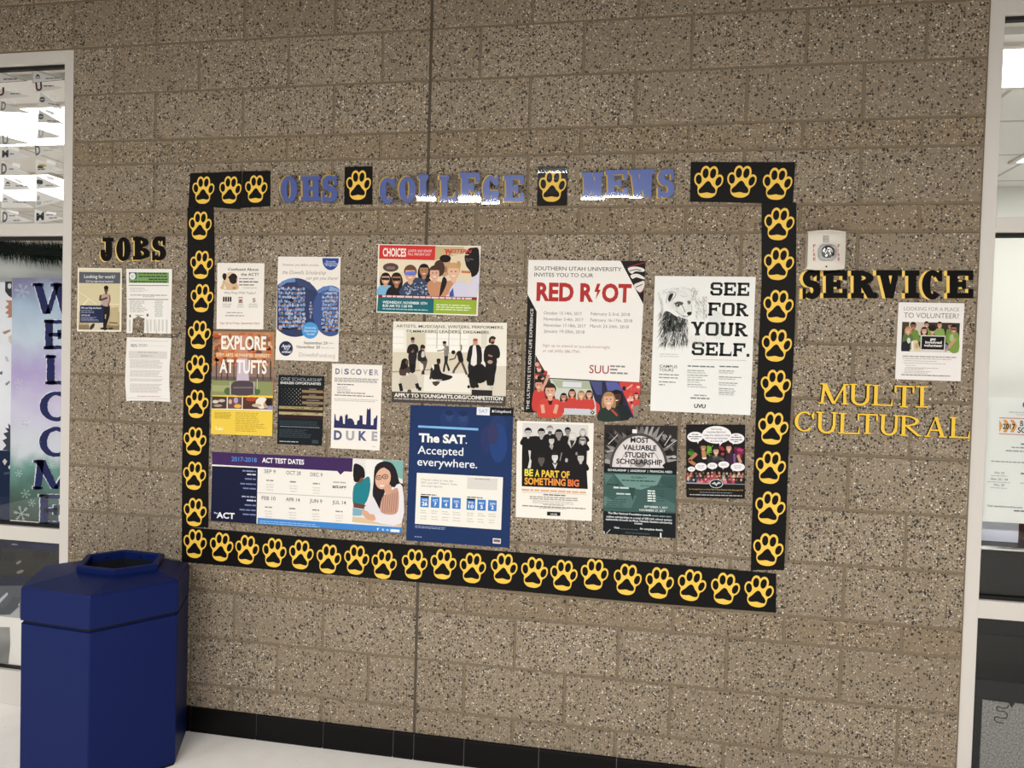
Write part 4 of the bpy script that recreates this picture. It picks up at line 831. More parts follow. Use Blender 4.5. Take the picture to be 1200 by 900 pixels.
s = Sheet('exam_poster', 'dark blue poster with white Accepted everywhere headline and calendar dates', 'poster', (470, 460, 4.736), ((52, 70), (623, 88), (600, 862), (28, 820)), '#1b3260', Y=-0.0030)
for x, y, a, b2, c in ((270, 150, 55, 60, '#22386a'), (345, 150, 30, 45, '#263c70'), (540, 180, 45, 55, '#223a68'), (480, 260, 40, 80, '#2a3463'), (540, 280, 50, 110, '#21407a'), (510, 230, 30, 60, '#33365f')): s.ell('photograph', x, y, a, b2, c)
for x, y in ((268, 130), (345, 135)): s.ell('photograph', x, y, 22, 30, '#2f4473'); s.ell('photograph', x, y - 18, 24, 16, '#182b55')
s.poly('badge', [(421, 80), (494, 83), (491, 127), (419, 124)], '#e9ecf2'); s.text('badge', 'SAT', 432, 112, 482, 20, '#8fa2cf', 0.01); s.poly('badge', [(494, 83), (624, 88), (622, 131), (491, 127)], '#11131a'); s.text('badge', 'CollegeBoard', 518, 110, 610, 13, '#dfe2ea', 0.015); s.ell('badge', 510, 104, 5, 7, '#dfe2ea')
s.quad('headline', [(95, 182), (429, 198), (428, 211), (94, 194)], '#7fb6ea')
s.text('headline', 'The SAT', 98, 272, 356, 44, '#f4f2ee', 0.04); s.text('headline', '.', 358, 284, 366, 44, '#f4f2ee'); s.text('headline', 'Accepted', 92, 339, 345, 44, '#eef0f2', 0.006); s.text('headline', 'everywhere.', 90, 404, 422, 44, '#eef0f2', 0.006)
s.poly('calendar_panel', [(88, 445), (566, 470), (555, 762), (77, 728)], '#f0ece2')
s.text('calendar_panel', 'Choose a date to take the', 112, 487, 288, 11, '#8d8a8a'); s.text('calendar_panel', 'SAT and SAT Subject Tests', 112, 504, 310, 11, '#8d8a8a'); s.text('calendar_panel', 'sat.org/register', 112, 521, 232, 10, '#6d86b5')
s.poly('calendar_panel', [(368, 470), (537, 478), (533, 543), (366, 534)], '#dbd6cf'); s.lines('calendar_panel', 410, 495, 476, 485, 1, '#a39f9a', 0.6, 0.03)
s.lines('calendar_panel', 110, 198, 562, 571, 1, '#4a4a50', 0.6, 0.03); s.lines('calendar_panel', 367, 455, 577, 586, 1, '#4a4a50', 0.6, 0.03)
for x, y, mth, day in ((108, 575, 'AUG', '26'), (167, 578, 'OCT', '7'), (226, 581, 'NOV', '4'), (285, 584, 'DEC', '2'), (365, 590, 'MAR', '10'), (424, 593, 'MAY', '5'), (484, 596, 'JUN', '2')):
    s.rect('calendar_panel', x, y, x + 47, y + 60, '#3f7cc4'); 
    if day in ('26', '10'): s.rect('calendar_panel', x, y - 3, x + 47, y + 7, '#1d2027')
    s.text('calendar_panel', mth, x + 9, y + 26, x + 38, 12, '#e6effa', 0.015); wd = 30 if len(day) > 1 else 14
    s.text('calendar_panel', day, x + 23 - wd / 2, y + 51, x + 23 + wd / 2, 19, '#f5f8fc', 0.03)
for x in (108, 168, 228, 288, 366, 426, 486):
    for y in (652, 664, 684, 698): s.lines('calendar_panel', x, x + 42, y + (x - 108) * 0.055, y + (x - 108) * 0.055 + 7, 1, '#bdb8b0', 0.5, 0.3)
s.lines('text_block', 78, 260, 738, 754, 2, '#9fb0d0', 0.4, 0.1); s.lines('text_block', 75, 115, 797, 805, 1, '#9fb0d0', 0.5, 0.03); s.rect('text_block', 510, 808, 554, 836, '#e9e6e6'); s.rect('text_block', 514, 814, 550, 829, '#7d5a62'); s.done()

s = Sheet('university_poster', 'tall white poster with red RED RIOT headline and fan photos below', 'poster', (600, 290, 4.288), ((83, 62), (672, 68), (630, 855), (60, 828)), '#f1ece6')
s.poly('mascot_emblem', [(545, 67), (672, 68), (660, 285)], '#1c1917'); s.line('mascot_emblem', [(580, 100), (620, 88), (668, 76)], 5, '#8e2a2c'); s.poly('mascot_emblem', smooth_closed([(582, 105), (622, 96), (664, 108), (660, 122), (622, 120), (600, 132)], 3), '#e9e4de'); s.poly('mascot_emblem', smooth_closed([(612, 190), (640, 175), (664, 168), (662, 205), (640, 225)], 3), '#e3ddd6'); s.line('mascot_emblem', [(590, 118), (625, 110), (650, 116)], 4, '#1c1917'); s.poly('mascot_emblem', smooth_closed([(596, 140), (630, 132), (664, 150), (662, 160), (625, 150), (606, 158)], 3), '#e9e4de'); s.line('mascot_emblem', [(622, 200), (655, 185)], 4, '#1c1917'); s.line('mascot_emblem', [(640, 232), (662, 215)], 5, '#8e2a2c')
s.text('headline', 'SOUTHERN UTAH UNIVERSITY', 112, 114, 550, 19, '#5a5856', 0.008); s.text('headline', 'INVITES YOU TO OUR', 112, 146, 408, 19, '#5a5856', 0.008)
s.text('headline', 'RED R', 122, 264, 408, 84, '#b3322f', 0.04); s.text('headline', 'OT', 450, 270, 598, 84, '#b3322f', 0.04); s.poly('headline', [(428, 182), (444, 182), (434, 212), (446, 213), (420, 262), (428, 224), (414, 222)], '#b3322f')
for t_, x, y, x1 in (('October 13-14th, 2017', 160, 336, 350), ('November 3-4th, 2017', 160, 366, 358), ('November 17-18th, 2017', 160, 397, 369), ('January 19-20th, 2018', 160, 427, 364), ('February 2-3rd, 2018', 396, 340, 592), ('February 16-17th, 2018', 394, 371, 604), ('March 23-24th, 2018', 392, 402, 586)): s.text('text_block', t_, x, y, x1, 15, '#7d7a78')
s.text('text_block', 'Sign up to attend at suu.edu/overnight', 155, 498, 492, 14, '#b08f8c'); s.text('text_block', 'or call (435) 586-7741.', 155, 525, 345, 14, '#a5827f')
s.text('logo', 'SUU', 388, 631, 486, 40, '#9e3438', 0.006); s.lines('logo', 494, 575, 592, 604, 1, '#8d8987', 0.7, 0.02); s.lines('logo', 494, 532, 609, 621, 1, '#8d8987', 0.7, 0.02); s.lines('logo', 494, 582, 626, 638, 1, '#8d8987', 0.7, 0.02)
s.poly('side_banner', [(78, 235), (124, 322), (107, 830), (60, 828)], '#191615')
s.text('side_banner', 'THE ULTIMATE STUDENT-LIFE EXPERIENCE', 86, 815, 594, 14, '#e6e1da', 0.006, rot=(0.042, -1.0, -1.0, 0.0))
s.poly('photograph', [(118, 540), (185, 655), (650, 678), (630, 855), (107, 830)], '#3f3a36')
s.poly('photograph', [(190, 660), (392, 672), (440, 800), (420, 845), (240, 838)], '#c9cdc4'); s.poly('photograph', [(200, 664), (385, 674), (410, 712), (230, 706)], '#a9b396'); s.rect('photograph', 255, 674, 350, 700, '#d9dbe0')
s.poly('photograph', [(536, 675), (648, 680), (632, 848), (605, 845)], '#cf4440'); s.poly('photograph', [(388, 672), (536, 676), (612, 852), (440, 848)], '#2a2a44'); s.poly('photograph', [(470, 676), (530, 676), (560, 720), (480, 720)], '#5a5f9c'); s.poly('photograph', [(392, 672), (452, 674), (452, 740), (425, 740)], '#4b4f7c')
rnd = random.Random(4)
for i in range(26):
    x, y = rnd.uniform(120, 180), rnd.uniform(580, 700)
    if x - 118 < (y - 540) * 0.58: s.ell('photograph', x, y, rnd.uniform(6, 13), rnd.uniform(6, 14), rnd.choice(['#c4413c', '#d99f88', '#2a211f', '#b8504a', '#e0b9a4']), up=(i % 5 == 0), n=9)
s.bust('photograph', 135, 690, 20, '#cf9278', '#1d1716', '#c8423b', False, None, 1.6, 5.0); s.line('photograph', [(150, 720), (185, 640)], 14, '#d59d84')
s.bust('photograph', 192, 722, 27, '#dea68c', '#33251f', '#d2483d', False, None, 2.2, 3.4); s.line('photograph', [(152, 790), (158, 832)], 18, '#dba68c'); s.line('photograph', [(226, 790), (215, 834)], 18, '#dba68c'); s.poly('photograph', [(180, 770), (205, 770), (200, 790), (186, 790)], '#2a2220')
for x, y, sk, hr in ((260, 752, '#b87f62', '#241a18'), (302, 732, '#cf9a7c', '#2b1f1b'), (348, 740, '#dcae92', '#a5794c'), (388, 738, '#d3a084', '#3a2720')): s.bust('photograph', x, y, 15, sk, hr, '#c9443d', True, None, 1.7, 3.6)
s.poly('photograph', [(262, 808), (392, 812), (388, 836), (262, 830)], '#c8cbd6'); s.poly('photograph', [(404, 818), (416, 829), (404, 841), (393, 829)], '#1c1a1a'); s.ell('photograph', 404, 829, 4, 4, '#e7e3de'); s.poly('photograph', [(420, 770), (440, 790), (448, 848), (425, 846)], '#c9443d')
s.bust('photograph', 525, 752, 26, '#4a3028', '#191416', '#1d2426', True, None, 2.4, 3.0); s.bust('photograph', 486, 765, 28, '#d9a98f', '#a98252', '#26352f', True, None, 1.9, 2.4); s.line('photograph', [(500, 815), (530, 845)], 10, '#b5483f')
for i in range(22):
    x, y = rnd.uniform(560, 640), rnd.uniform(700, 800)
    if x > 545 + (y - 675) * 0.42 and x < 645 - (y - 680) * .08: s.ell('photograph', x, y, rnd.uniform(5, 10), rnd.uniform(6, 12), rnd.choice(['#e09a86', '#d9574e', '#2e2422', '#e8c0ac', '#c9443d']), up=(i % 5 == 0), n=9)
s.line('photograph', [(575, 712), (605, 690)], 8, '#e3a48f'); s.bust('photograph', 625, 745, 11, '#d9a68c', '#3a2922', '#cf4a44', True, None, 1.6, 2.6); s.poly('photograph', [(605, 800), (640, 790), (632, 850), (612, 852)], '#8d8274'); s.done()

s = Sheet('animal_poster', 'white poster with black SEE FOR YOUR SELF lettering and animal sketch', 'poster', (750, 310, 4.74), ((83, 63), (643, 68), (613, 837), (57, 812)), '#efeeea')
K, GR = '#262a27', '#8e908c'
def slab_word(t_, x, y, x1, h, T=0.235, tb=0.175):
    wts = {'.': 0.3}; tot = sum(wts.get(c, 1.0) for c in t_); gap = 0.12
    unit = (x1 - x) / (tot + gap * (len(t_) - 1)); k, q = s.slope(x, y); cx = x; s.up()
    for c in t_:
        wd = unit * wts.get(c, 1.0)
        if c == '.': s.poly('headline', [(cx, y - h * .22 + k * (cx - x)), (cx + h * .22, y - h * .22 + k * (cx - x)), (cx + h * .22, y + k * (cx - x)), (cx, y + k * (cx - x))], K, False)
        else:
            Wd = wd / h
            for pl in glyph(c, Wd, T, tb, 0.15, 0.06) if c not in 'OSU' else octo(c, Wd, T, tb):
                s.poly('headline', [(cx + u * h - q * v * h, y - v * h + k * (cx - x + u * h)) for u, v in pl], K, False)
        cx += wd + unit * gap
def octo(c, W, T, t):
    b = 0.16
    if c == 'O':
        o = [(b, 0), (W - b, 0), (W, b), (W, 1 - b), (W - b, 1), (b, 1), (0, 1 - b), (0, b)]
        i = [(T + .03, t), (W - T - .03, t), (W - T, t + .05), (W - T, 1 - t - .05), (W - T - .03, 1 - t), (T + .03, 1 - t), (T, 1 - t - .05), (T, t + .05)]
        return [[o[j], o[(j + 1) % 8], i[(j + 1) % 8], i[j]] for j in range(8)]
    if c == 'U':
        return [R_(0, 1 - t, T + .12, 1), R_(W - T - .12, 1 - t, W, 1), R_(.06, b, .06 + T, 1), R_(W - .06 - T, b, W - .06, 1), [(.06, b), (.06 + b, 0), (W - .06 - b, 0), (W - .06, b), (W - .06 - T, t + .04), (.06 + T, t + .04)]]
    m_ = 0.5
    return [R_(b, 1 - t, W - b, 1), [(0, 1 - b), (b, 1), (T, 1 - t), (T, 1 - b)], R_(0, m_ + .06, T, 1 - b), [(0, m_ + .06), (T, m_ + .08), (b + .1, m_ - t / 2), (b, m_ - t / 2)], R_(b, m_ - t / 2, W - b, m_ + t / 2), [(W, m_ - .06), (W - b, m_ + t / 2), (W - b - .1, m_ + t / 2), (W - T, m_ - .08)], R_(W - T, b, W, m_ - .06), [(W, b), (W - b, 0), (W - T, t), (W - T, b)], R_(b, 0, W - b, t), [(0, b + .02), (b, 0), (T, t), (T * .8, .33)], R_(0, .1, T * .75, .36), R_(W - T * .75, .66, W, .92), [(W - b, 1), (W, 1 - b), (W - T * .7, .8), (W - T, 1 - t)]]
s.poly('animal_picture', smooth_closed([(385, 265), (430, 255), (470, 300), (478, 350), (440, 420), (392, 380)], 3), '#e0e3df')
slab_word('SEE', 390, 172, 606, 74); slab_word('FOR', 377, 284, 602, 74); slab_word('YOUR', 282, 393, 598, 76); slab_word('SELF.', 287, 503, 612, 74)
rnd = random.Random(12)
def hair(x, y, ang, L, wd, c):
    dx, dy = math.cos(ang) * L, math.sin(ang) * L; nx, ny = -math.sin(ang) * wd / 2, math.cos(ang) * wd / 2
    s.poly('animal_picture', [(x + nx, y + ny), (x - nx, y - ny), (x + dx, y + dy)], c, False)
s.poly('animal_picture', smooth_closed([(132, 268), (160, 262), (205, 290), (250, 302), (256, 330), (244, 360), (225, 375), (180, 372), (140, 380), (124, 345)], 3), '#3a3d3a'); s.up()
for i in range(700):
    x = rnd.uniform(112, 266); y = rnd.uniform(258, 442)
    if y < 262 + max(0, (x - 150)) * 0.35: continue
    hair(x, y, math.radians(100 + (x - 190) * -0.22 + rnd.uniform(-12, 12)), rnd.uniform(22, 50), rnd.uniform(1.6, 3.4), rnd.choice(['#1f2220', '#2d302e', '#3c3f3c', '#d9d8d4', '#5a5d5a']))
s.up()
for i in range(150):
    t_ = rnd.random(); x = 125 + 190 * t_; y = 145 - 22 * math.sin(math.pi * t_) + rnd.uniform(-2, 26)
    hair(x, y, math.radians(200 - 230 * t_ + rnd.uniform(-15, 15)), rnd.uniform(8, 20), 1.3, rnd.choice(['#a9aaa6', '#c3c4c0', '#8d8f8b']))
for i in range(90):
    y = rnd.uniform(150, 300); x = 112 + 12 * math.sin(y / 30) + rnd.uniform(-6, 8); hair(x, y, math.radians(100 + rnd.uniform(-12, 12)), rnd.uniform(10, 28), 1.3, rnd.choice(['#b5b6b2', '#8f918d', '#c9cac6']))
for i in range(130):
    x = rnd.uniform(305, 372); y = rnd.uniform(175, 300); hair(x, y, math.radians(70 + rnd.uniform(-15, 15)), rnd.uniform(12, 34), 1.7, rnd.choice(['#8d8f8b', '#b3b4b0', '#6a6c69', '#4a4c4a', '#c9cac6']))
for i in range(60):
    x = rnd.uniform(270, 360); y = rnd.uniform(380, 440); hair(x, y, math.radians(95 + rnd.uniform(-12, 12)), rnd.uniform(14, 30), 1.2, rnd.choice(['#c9cac6', '#b3b4b0']))
s.poly('animal_picture', smooth_closed([(150, 205), (172, 160), (215, 138), (265, 140), (292, 175), (292, 262), (272, 290), (235, 285), (195, 262), (160, 238)], 3), '#ebeae6')
for i in range(170):
    a_ = rnd.uniform(0, 6.28); x, y = 228 + 66 * math.cos(a_) * rnd.uniform(.5, 1.02), 212 + 70 * math.sin(a_) * rnd.uniform(.5, 1.02)
    hair(x, y, math.radians(250 - (x - 228) * 0.5 + rnd.uniform(-20, 20)), rnd.uniform(6, 16), 1.1, rnd.choice(['#c3c4c0', '#a5a6a2', '#d2d2ce', '#8d8f8b']))
s.line('animal_picture', smooth_closed([(148, 215), (152, 175), (175, 152), (198, 160), (188, 185)], 3), 3, '#6d706c'); s.poly('animal_picture', smooth_closed([(155, 190), (165, 165), (185, 160), (178, 185), (162, 205)], 3), '#262927')
s.line('animal_picture', smooth_closed([(285, 150), (298, 130), (310, 150), (308, 185), (296, 195)], 3), 2.6, '#7d807c'); s.line('animal_picture', [(300, 145), (298, 185)], 4, '#5f625f')
s.poly('animal_picture', smooth_closed([(188, 218), (212, 205), (240, 212), (232, 226), (205, 222)], 3), '#555855'); s.ell('animal_picture', 208, 227, 13, 8, '#3a3d3a', 15); s.ell('animal_picture', 206, 225, 4, 3, '#e9e8e4'); s.poly('animal_picture', smooth_closed([(262, 205), (275, 200), (283, 212), (270, 222)], 3), '#6d706c')
s.line('animal_picture', [(232, 225), (246, 250), (250, 265)], 4, '#7d807c'); s.poly('animal_picture', smooth_closed([(262, 266), (282, 262), (288, 272), (276, 284), (264, 278)], 3), '#222523'); s.line('animal_picture', [(235, 283), (262, 290), (270, 284)], 3.5, '#4a4d4a')
s.line('animal_picture', [(200, 258), (225, 280), (252, 296)], 2.5, '#7d807c'); s.line('animal_picture', [(270, 215), (288, 235), (286, 262)], 2.2, '#8d908c'); s.line('animal_picture', [(225, 170), (240, 180), (258, 175)], 2, '#a9aca8')
s.lines('text_block', 110, 225, 494, 518, 2, '#d5d4d0', 0.5, 0.15); s.line('text_block', [(295, 528), (590, 533)], 2, '#a5a6a2')
s.text('text_block', 'CAMPUS', 108, 572, 206, 15, '#4a4d4a', 0.006); s.text('text_block', 'TOURS', 106, 592, 185, 15, '#4a4d4a', 0.006)
for y, x1 in ((607, 218), (624, 212), (648, 198), (664, 138)): s.lines('text_block', 105, x1, y, y + 11, 1, '#8e908c', 0.55, 0.03)
s.lines('text_block', 265, 418, 560, 572, 1, '#77797a', 0.6, 0.02); s.lines('text_block', 441, 550, 562, 574, 1, '#77797a', 0.6, 0.02)
for y in (585, 611, 637, 663): s.lines('text_block', 263, 345 + (y * 7) % 40, y, y + 9, 1, '#9fa09c', 0.6, 0.05); s.lines('text_block', 263, 330 + (y * 11) % 50, y + 12, y + 21, 1, '#b9bab6', 0.6, 0.05)
for y in (587, 621, 654, 686, 708): s.lines('text_block', 438, 520 + (y * 7) % 50, y, y + 9, 1, '#9fa09c', 0.6, 0.05); s.lines('text_block', 438, 505 + (y * 5) % 40, y + 11, y + 20, 1, '#b9bab6', 0.6, 0.05)
s.lines('text_block', 300, 370, 722, 733, 1, '#9a9b97', 0.6, 0.02); s.lines('text_block', 280, 388, 737, 750, 1, '#8a8b87', 0.6, 0.02); s.text('logo', 'UVU', 300, 795, 364, 20, '#3a3c3a', 0.035); s.done()

s = Sheet('recruiting_poster', 'white poster with group in black and yellow-orange BE A PART OF headline', 'poster', (600, 490, 7.2), ((42, 22), (690, 42), (672, 868), (32, 835)), '#f3ece2')
s.poly('photograph', [(90, 40), (645, 58), (630, 603), (82, 576)], '#d9d6d3')
s.poly('photograph', smooth_closed([(88, 160), (200, 150), (330, 170), (450, 150), (560, 160), (636, 190), (628, 400), (640, 598), (82, 574), (84, 300)], 1), '#171415')
def mono(x, y, r, v, hr='#1d1a1a', long=False, gl=None): s.bust('photograph', x, y, r, v, hr, '#171415', long, gl, 2.2, 2.4, False)
mono(320, 98, 25, '#d5d0cc', '#8a847e'); s.ell('photograph', 320, 122, 18, 14, '#5a5450'); mono(470, 112, 24, '#8d8680'); mono(598, 118, 22, '#d9d4cf', '#a39c95', True); mono(136, 122, 28, '#c6c0bb'); mono(248, 128, 29, '#b0aaa5'); mono(395, 135, 30, '#8f8883', '#1a1717', True); mono(512, 152, 25, '#e3deda', '#cfc9c3', True); mono(596, 185, 24, '#c9c3bd', '#7d7670', True, '#3a3634'); mono(334, 190, 24, '#cfcac5', '#141212', True)
mono(248, 352, 30, '#5d5651'); mono(362, 330, 28, '#dcd7d2', '#2a2625'); mono(580, 335, 29, '#c5bfba', '#1d1a1a')
s.poly('photograph', [(138, 270), (160, 275), (155, 340), (165, 360), (158, 420), (132, 425), (148, 350)], '#d9d6d3'); s.poly('photograph', [(315, 240), (338, 268), (350, 235), (345, 220), (320, 220)], '#a8a29d'); s.poly('photograph', [(340, 375), (365, 430), (385, 375), (365, 395)], '#d9d4cf'); s.poly('photograph', [(470, 210), (500, 255), (535, 205), (540, 170), (480, 170)], '#cdc8c3'); s.poly('photograph', [(488, 185), (502, 255), (530, 190)], '#2a2727')
s.ell('photograph', 460, 355, 12, 18, '#b5afaa'); s.line('photograph', [(420, 290), (405, 360)], 9, '#8d8782'); s.ell('photograph', 545, 300, 10, 14, '#8d8782')
for t_, x, y, x1, c in (('BE', 106, 485, 178, '#e6dc4a'), ('A', 194, 490, 232, '#ecd347'), ('PART', 250, 494, 398, '#f0c646'), ('OF', 414, 502, 486, '#f0b544'), ('SOME', 106, 556, 262, '#efa63f'), ('THING', 266, 562, 452, '#ee9648'), ('BIG', 470, 572, 566, '#e87a45')): s.text('headline', t_, x, y, x1, 54, c, 0.035)
s.lines('text_block', 82, 632, 596, 620, 1, '#e0b085', 0.6, 0.01); s.line('text_block', [(85, 622), (630, 646)], 3, '#b9b1a8')
s.lines('text_block', 265, 455, 640, 656, 1, '#75706b', 0.6, 0.02); s.lines('text_block', 150, 560, 656, 690, 2, '#a8a29b', 0.5, 0.04); s.lines('text_block', 175, 520, 692, 722, 2, '#cfc8c0', 0.5, 0.05); s.lines('text_block', 262, 440, 724, 738, 1, '#aaa49d', 0.5, 0.03); s.lines('text_block', 88, 622, 734, 750, 1, '#8d8781', 0.5, 0.01); s.lines('text_block', 230, 460, 752, 766, 1, '#bab4ad', 0.5, 0.03)
s.poly('logo', [(296, 788), (409, 793), (407, 825), (295, 820)], '#141213'); s.text('logo', 'schools', 326, 814, 380, 14, '#e8e3de', 0.02); s.done()

s = Sheet('scholarship_poster', 'dark teal laminated poster with MOST VALUABLE STUDENT on a pale dome', 'poster', (700, 492, 6.29), ((52, 38), (590, 45), (575, 872), (42, 838)), '#11171a')
s.poly('artwork', [(54, 40), (588, 47), (583, 362), (50, 345)], '#2b2726')
rnd = random.Random(21)
for i in range(26):
    a = math.radians(170 + 200 * i / 25); cx, cy = 310, 330; r0, r1 = 195, rnd.uniform(270, 380)
    da = math.radians(rnd.uniform(4, 9)); pts = [(cx + r0 * math.cos(a - da), cy + r0 * 1.05 * math.sin(a - da)), (cx + r1 * math.cos(a), cy + r1 * math.sin(a)), (cx + r0 * math.cos(a + da), cy + r0 * 1.05 * math.sin(a + da))]
    pts = clip_right(clip_right(clip_right(pts, lambda p: p[0] - 583), lambda p: 55 - p[0]), lambda p: 50 - p[1])
    if len(pts) > 2: s.poly('artwork', pts, rnd.choice(['#6f6a69', '#8a8583', '#55504f', '#171414', '#a19c9a']))
for i in range(40):
    x, y = rnd.uniform(62, 570), rnd.uniform(58, 320)
    if math.hypot(x - 310, y - 330) > 232: s.ell('artwork', x, y, rnd.uniform(6, 22), rnd.uniform(5, 18), rnd.choice(['#8d8886', '#4a4544', '#1a1717', '#6a6564', '#b3aeac']), rnd.uniform(0, 90), n=9)
for p in (([(70, 235), (120, 225)]), ([(495, 190), (540, 120)]), ([(508, 205), (585, 150)]), ([(80, 180), (150, 110)])): s.line('artwork', p, 5, '#d6d2d0')
s.poly('artwork', arcpts(305, 350, 214, 252, 180, 360, 30), '#4a4544'); s.poly('artwork', arcpts(305, 352, 196, 234, 180, 360, 30), '#d6cecd'); s.poly('artwork', arcpts(312, 355, 182, 222, 180, 360, 30), '#dcd5d4')
for r_, c in ((150, '#b4adac'), (142, '#e0dad9'), (75, '#a39c9b'), (66, '#d3cccb')): s.poly('artwork', arcpts(315, 350, r_, r_ * 1.05, 180, 360, 26), c)
s.ell('artwork', 315, 320, 45, 30, '#8a8382')
s.poly('artwork', [(478, 335), (500, 318), (585, 300), (583, 362), (495, 358)], '#191616'); s.rect('tape', 258, 70, 292, 98, '#eeeae6')
for t_, x, y, x1 in (('MOST', 245, 166, 382), ('VALUABLE', 188, 220, 436), ('STUDENT', 202, 274, 418), ('SCHOLARSHIP', 140, 322, 478)): s.text('headline', t_, x, y, x1, 36, '#1a1718', 0.03)
s.poly('text_block', [(50, 345), (583, 362), (582, 405), (48, 388)], '#0f1518'); s.text('text_block', 'SCHOLARSHIP  |  LEADERSHIP  |  FINANCIAL NEED', 78, 376, 552, 15, '#dfe6e4', 0.02)
s.poly('text_panel', [(48, 388), (582, 405), (578, 690), (45, 672)], '#3d5a56')
for pts, c in (([(125, 400), (475, 410), (440, 480), (320, 515), (200, 490)], '#6f918b'), ([(50, 400), (120, 405), (60, 470)], '#55756f'), ([(60, 640), (150, 560), (290, 560), (250, 650)], '#52706b'), ([(380, 660), (440, 560), (575, 620), (575, 680)], '#4d6a66'), ([(50, 560), (115, 590), (50, 640)], '#5e7e78'), ([(230, 500), (280, 500), (262, 600)], '#2f4845'), ([(470, 420), (580, 425), (575, 520), (470, 470)], '#33504c'), ([(60, 480), (125, 400), (135, 500)], '#45625d')): s.poly('text_panel', pts, c)
s.text('text_panel', 'ELIGIBILITY', 252, 430, 365, 14, '#26403c', 0.015); s.lines('text_panel', 180, 430, 440, 455, 1, '#2f4a46', 0.6, 0.02); s.lines('text_panel', 70, 165, 470, 488, 1, '#26403c', 0.6, 0.02); s.text('text_panel', '500 FOUR YEAR AWARDS', 318, 492, 556, 13, '#26403c', 0.01)
s.lines('text_panel', 120, 240, 492, 512, 1, '#cfe0dc', 0.6, 0.02); s.lines('text_panel', 140, 245, 538, 556, 1, '#c3d6d2', 0.6, 0.02)
for i in range(5): s.lines('text_panel', 370, 430, 518 + i * 18, 532 + i * 18, 1, '#dfe9e6', 0.75, 0.05); s.lines('text_panel', 440, 500, 520 + i * 18, 532 + i * 18, 1, '#2f4a46', 0.5, 0.2)
s.lines('text_panel', 70, 230, 580, 660, 5, '#34504c', 0.4, 0.3); s.text('text_panel', 'SEPTEMBER 1, 2017', 345, 646, 518, 14, '#e3ecea', 0.015); s.text('text_panel', 'NOVEMBER 27, 2017', 310, 670, 500, 14, '#e3ecea', 0.015)
for t_, x, y, x1 in (('The Elks National Foundation awards', 78, 692, 395), ('college scholarships to a total of 500 high school seniors', 66, 718, 550), ('nationwide through its Most Valuable Student scholarship', 62, 738, 552), ('contest.', 272, 768, 334), ('Visit', 122, 800, 162), ('for complete details.', 314, 808, 484)): s.text('text_block', t_, x, y, x1, 14, '#e3e9ea', 0.02)
s.lines('text_block', 400, 545, 702, 718, 1, '#7f8c90', 0.6, 0.02); s.lines('text_block', 168, 306, 798, 812, 1, '#4a5659', 0.6, 0.02); s.lines('text_block', 205, 390, 825, 842, 1, '#3c474a', 0.6, 0.02)
s.rect('tape', 462, 832, 473, 868, '#e6e6e4'); s.line('tape', [(66, 838), (95, 808)], 4, '#cfd2d2'); s.rect('tape', 46, 820, 54, 840, '#d9dad9'); s.done()

s = Sheet('speech_bubble_flyer', 'small black flyer with three women and white speech bubbles', 'flyer', (798, 490, 9), ((55, 68), (678, 70), (672, 848), (58, 832)), '#141112')
for x, y, a, b2, c in ((110, 370, 40, 26, '#4f7a2a'), (290, 330, 34, 40, '#6aa332'), (110, 340, 30, 14, '#2e4a22'), (430, 320, 34, 18, '#8e2a33'), (440, 378, 18, 14, '#b03a3a'), (610, 350, 60, 40, '#5a1a35'), (625, 335, 34, 18, '#b53a6c'), (590, 395, 40, 22, '#7d2444')): s.ell('photograph', x, y, a, b2, c, rnd.uniform(-40, 40))
for i in range(14): s.line('photograph', [(270, 360), (270 + 75 * math.cos(i), 345 + 60 * math.sin(i * 1.3))], 4, '#8fc24a' if i % 2 else '#4d7a28')
for i in range(10): s.line('photograph', [(620, 380), (620 + 55 * math.cos(i), 360 + 60 * math.sin(i * 1.7))], 3, '#b53a6c')
s.poly('photograph', smooth_closed([(165, 470), (170, 400), (205, 365), (275, 390), (300, 430), (300, 490), (170, 500)], 3), '#1a1517'); s.line('photograph', [(165, 372), (85, 445), (150, 490)], 34, '#b07a56')
s.bust('photograph', 236, 310, 29, '#b8825e', '#1d1615', None, True); s.poly('photograph', [(215, 345), (258, 345), (270, 430), (225, 425)], '#b8825e'); s.poly('photograph', [(222, 415), (272, 415), (262, 432), (230, 432)], '#e8e2dc')
s.bust('photograph', 370, 350, 30, '#d1a084', '#2a1f1d', '#2b2a2b', False, None, 2.9, 2.9); s.line('photograph', [(335, 405), (455, 440)], 24, '#5b5a5a'); s.line('photograph', [(330, 440), (420, 420)], 22, '#3f3e3e')
s.poly('photograph', smooth_closed([(470, 440), (480, 390), (540, 370), (590, 380), (612, 430), (600, 490), (475, 490)], 3), '#3a2038'); s.line('photograph', [(598, 390), (632, 470)], 30, '#c99676'); s.bust('photograph', 505, 315, 29, '#d6a488', '#3a2420', None, True); s.line('photograph', [(562, 375), (566, 480)], 20, '#7a5a86')
rnd = random.Random(8)
for r in range(3):
    for i in range(15):
        x = 75 + i * 41 + rnd.uniform(-8, 8) + r * 12; y = 580 + r * 32 + rnd.uniform(-8, 8)
        if x > 668: continue
        s.ell('crowd_picture', x, y + 34, 20, 30, rnd.choice(['#27406e', '#b3435a', '#8d2f33', '#4f9aa3', '#2a2528', '#c9b7a0', '#6d2430', '#1e1c20', '#d8788a']), n=10); s.ell('crowd_picture', x, y, 11, 15, rnd.choice(['#c99676', '#a8744f', '#d9b094', '#7a5240']), n=10); s.ell('crowd_picture', x, y - 6, 12, 10, rnd.choice(['#1e1816', '#3a2a20', '#5a4030']), n=8, a0=180, a1=360)
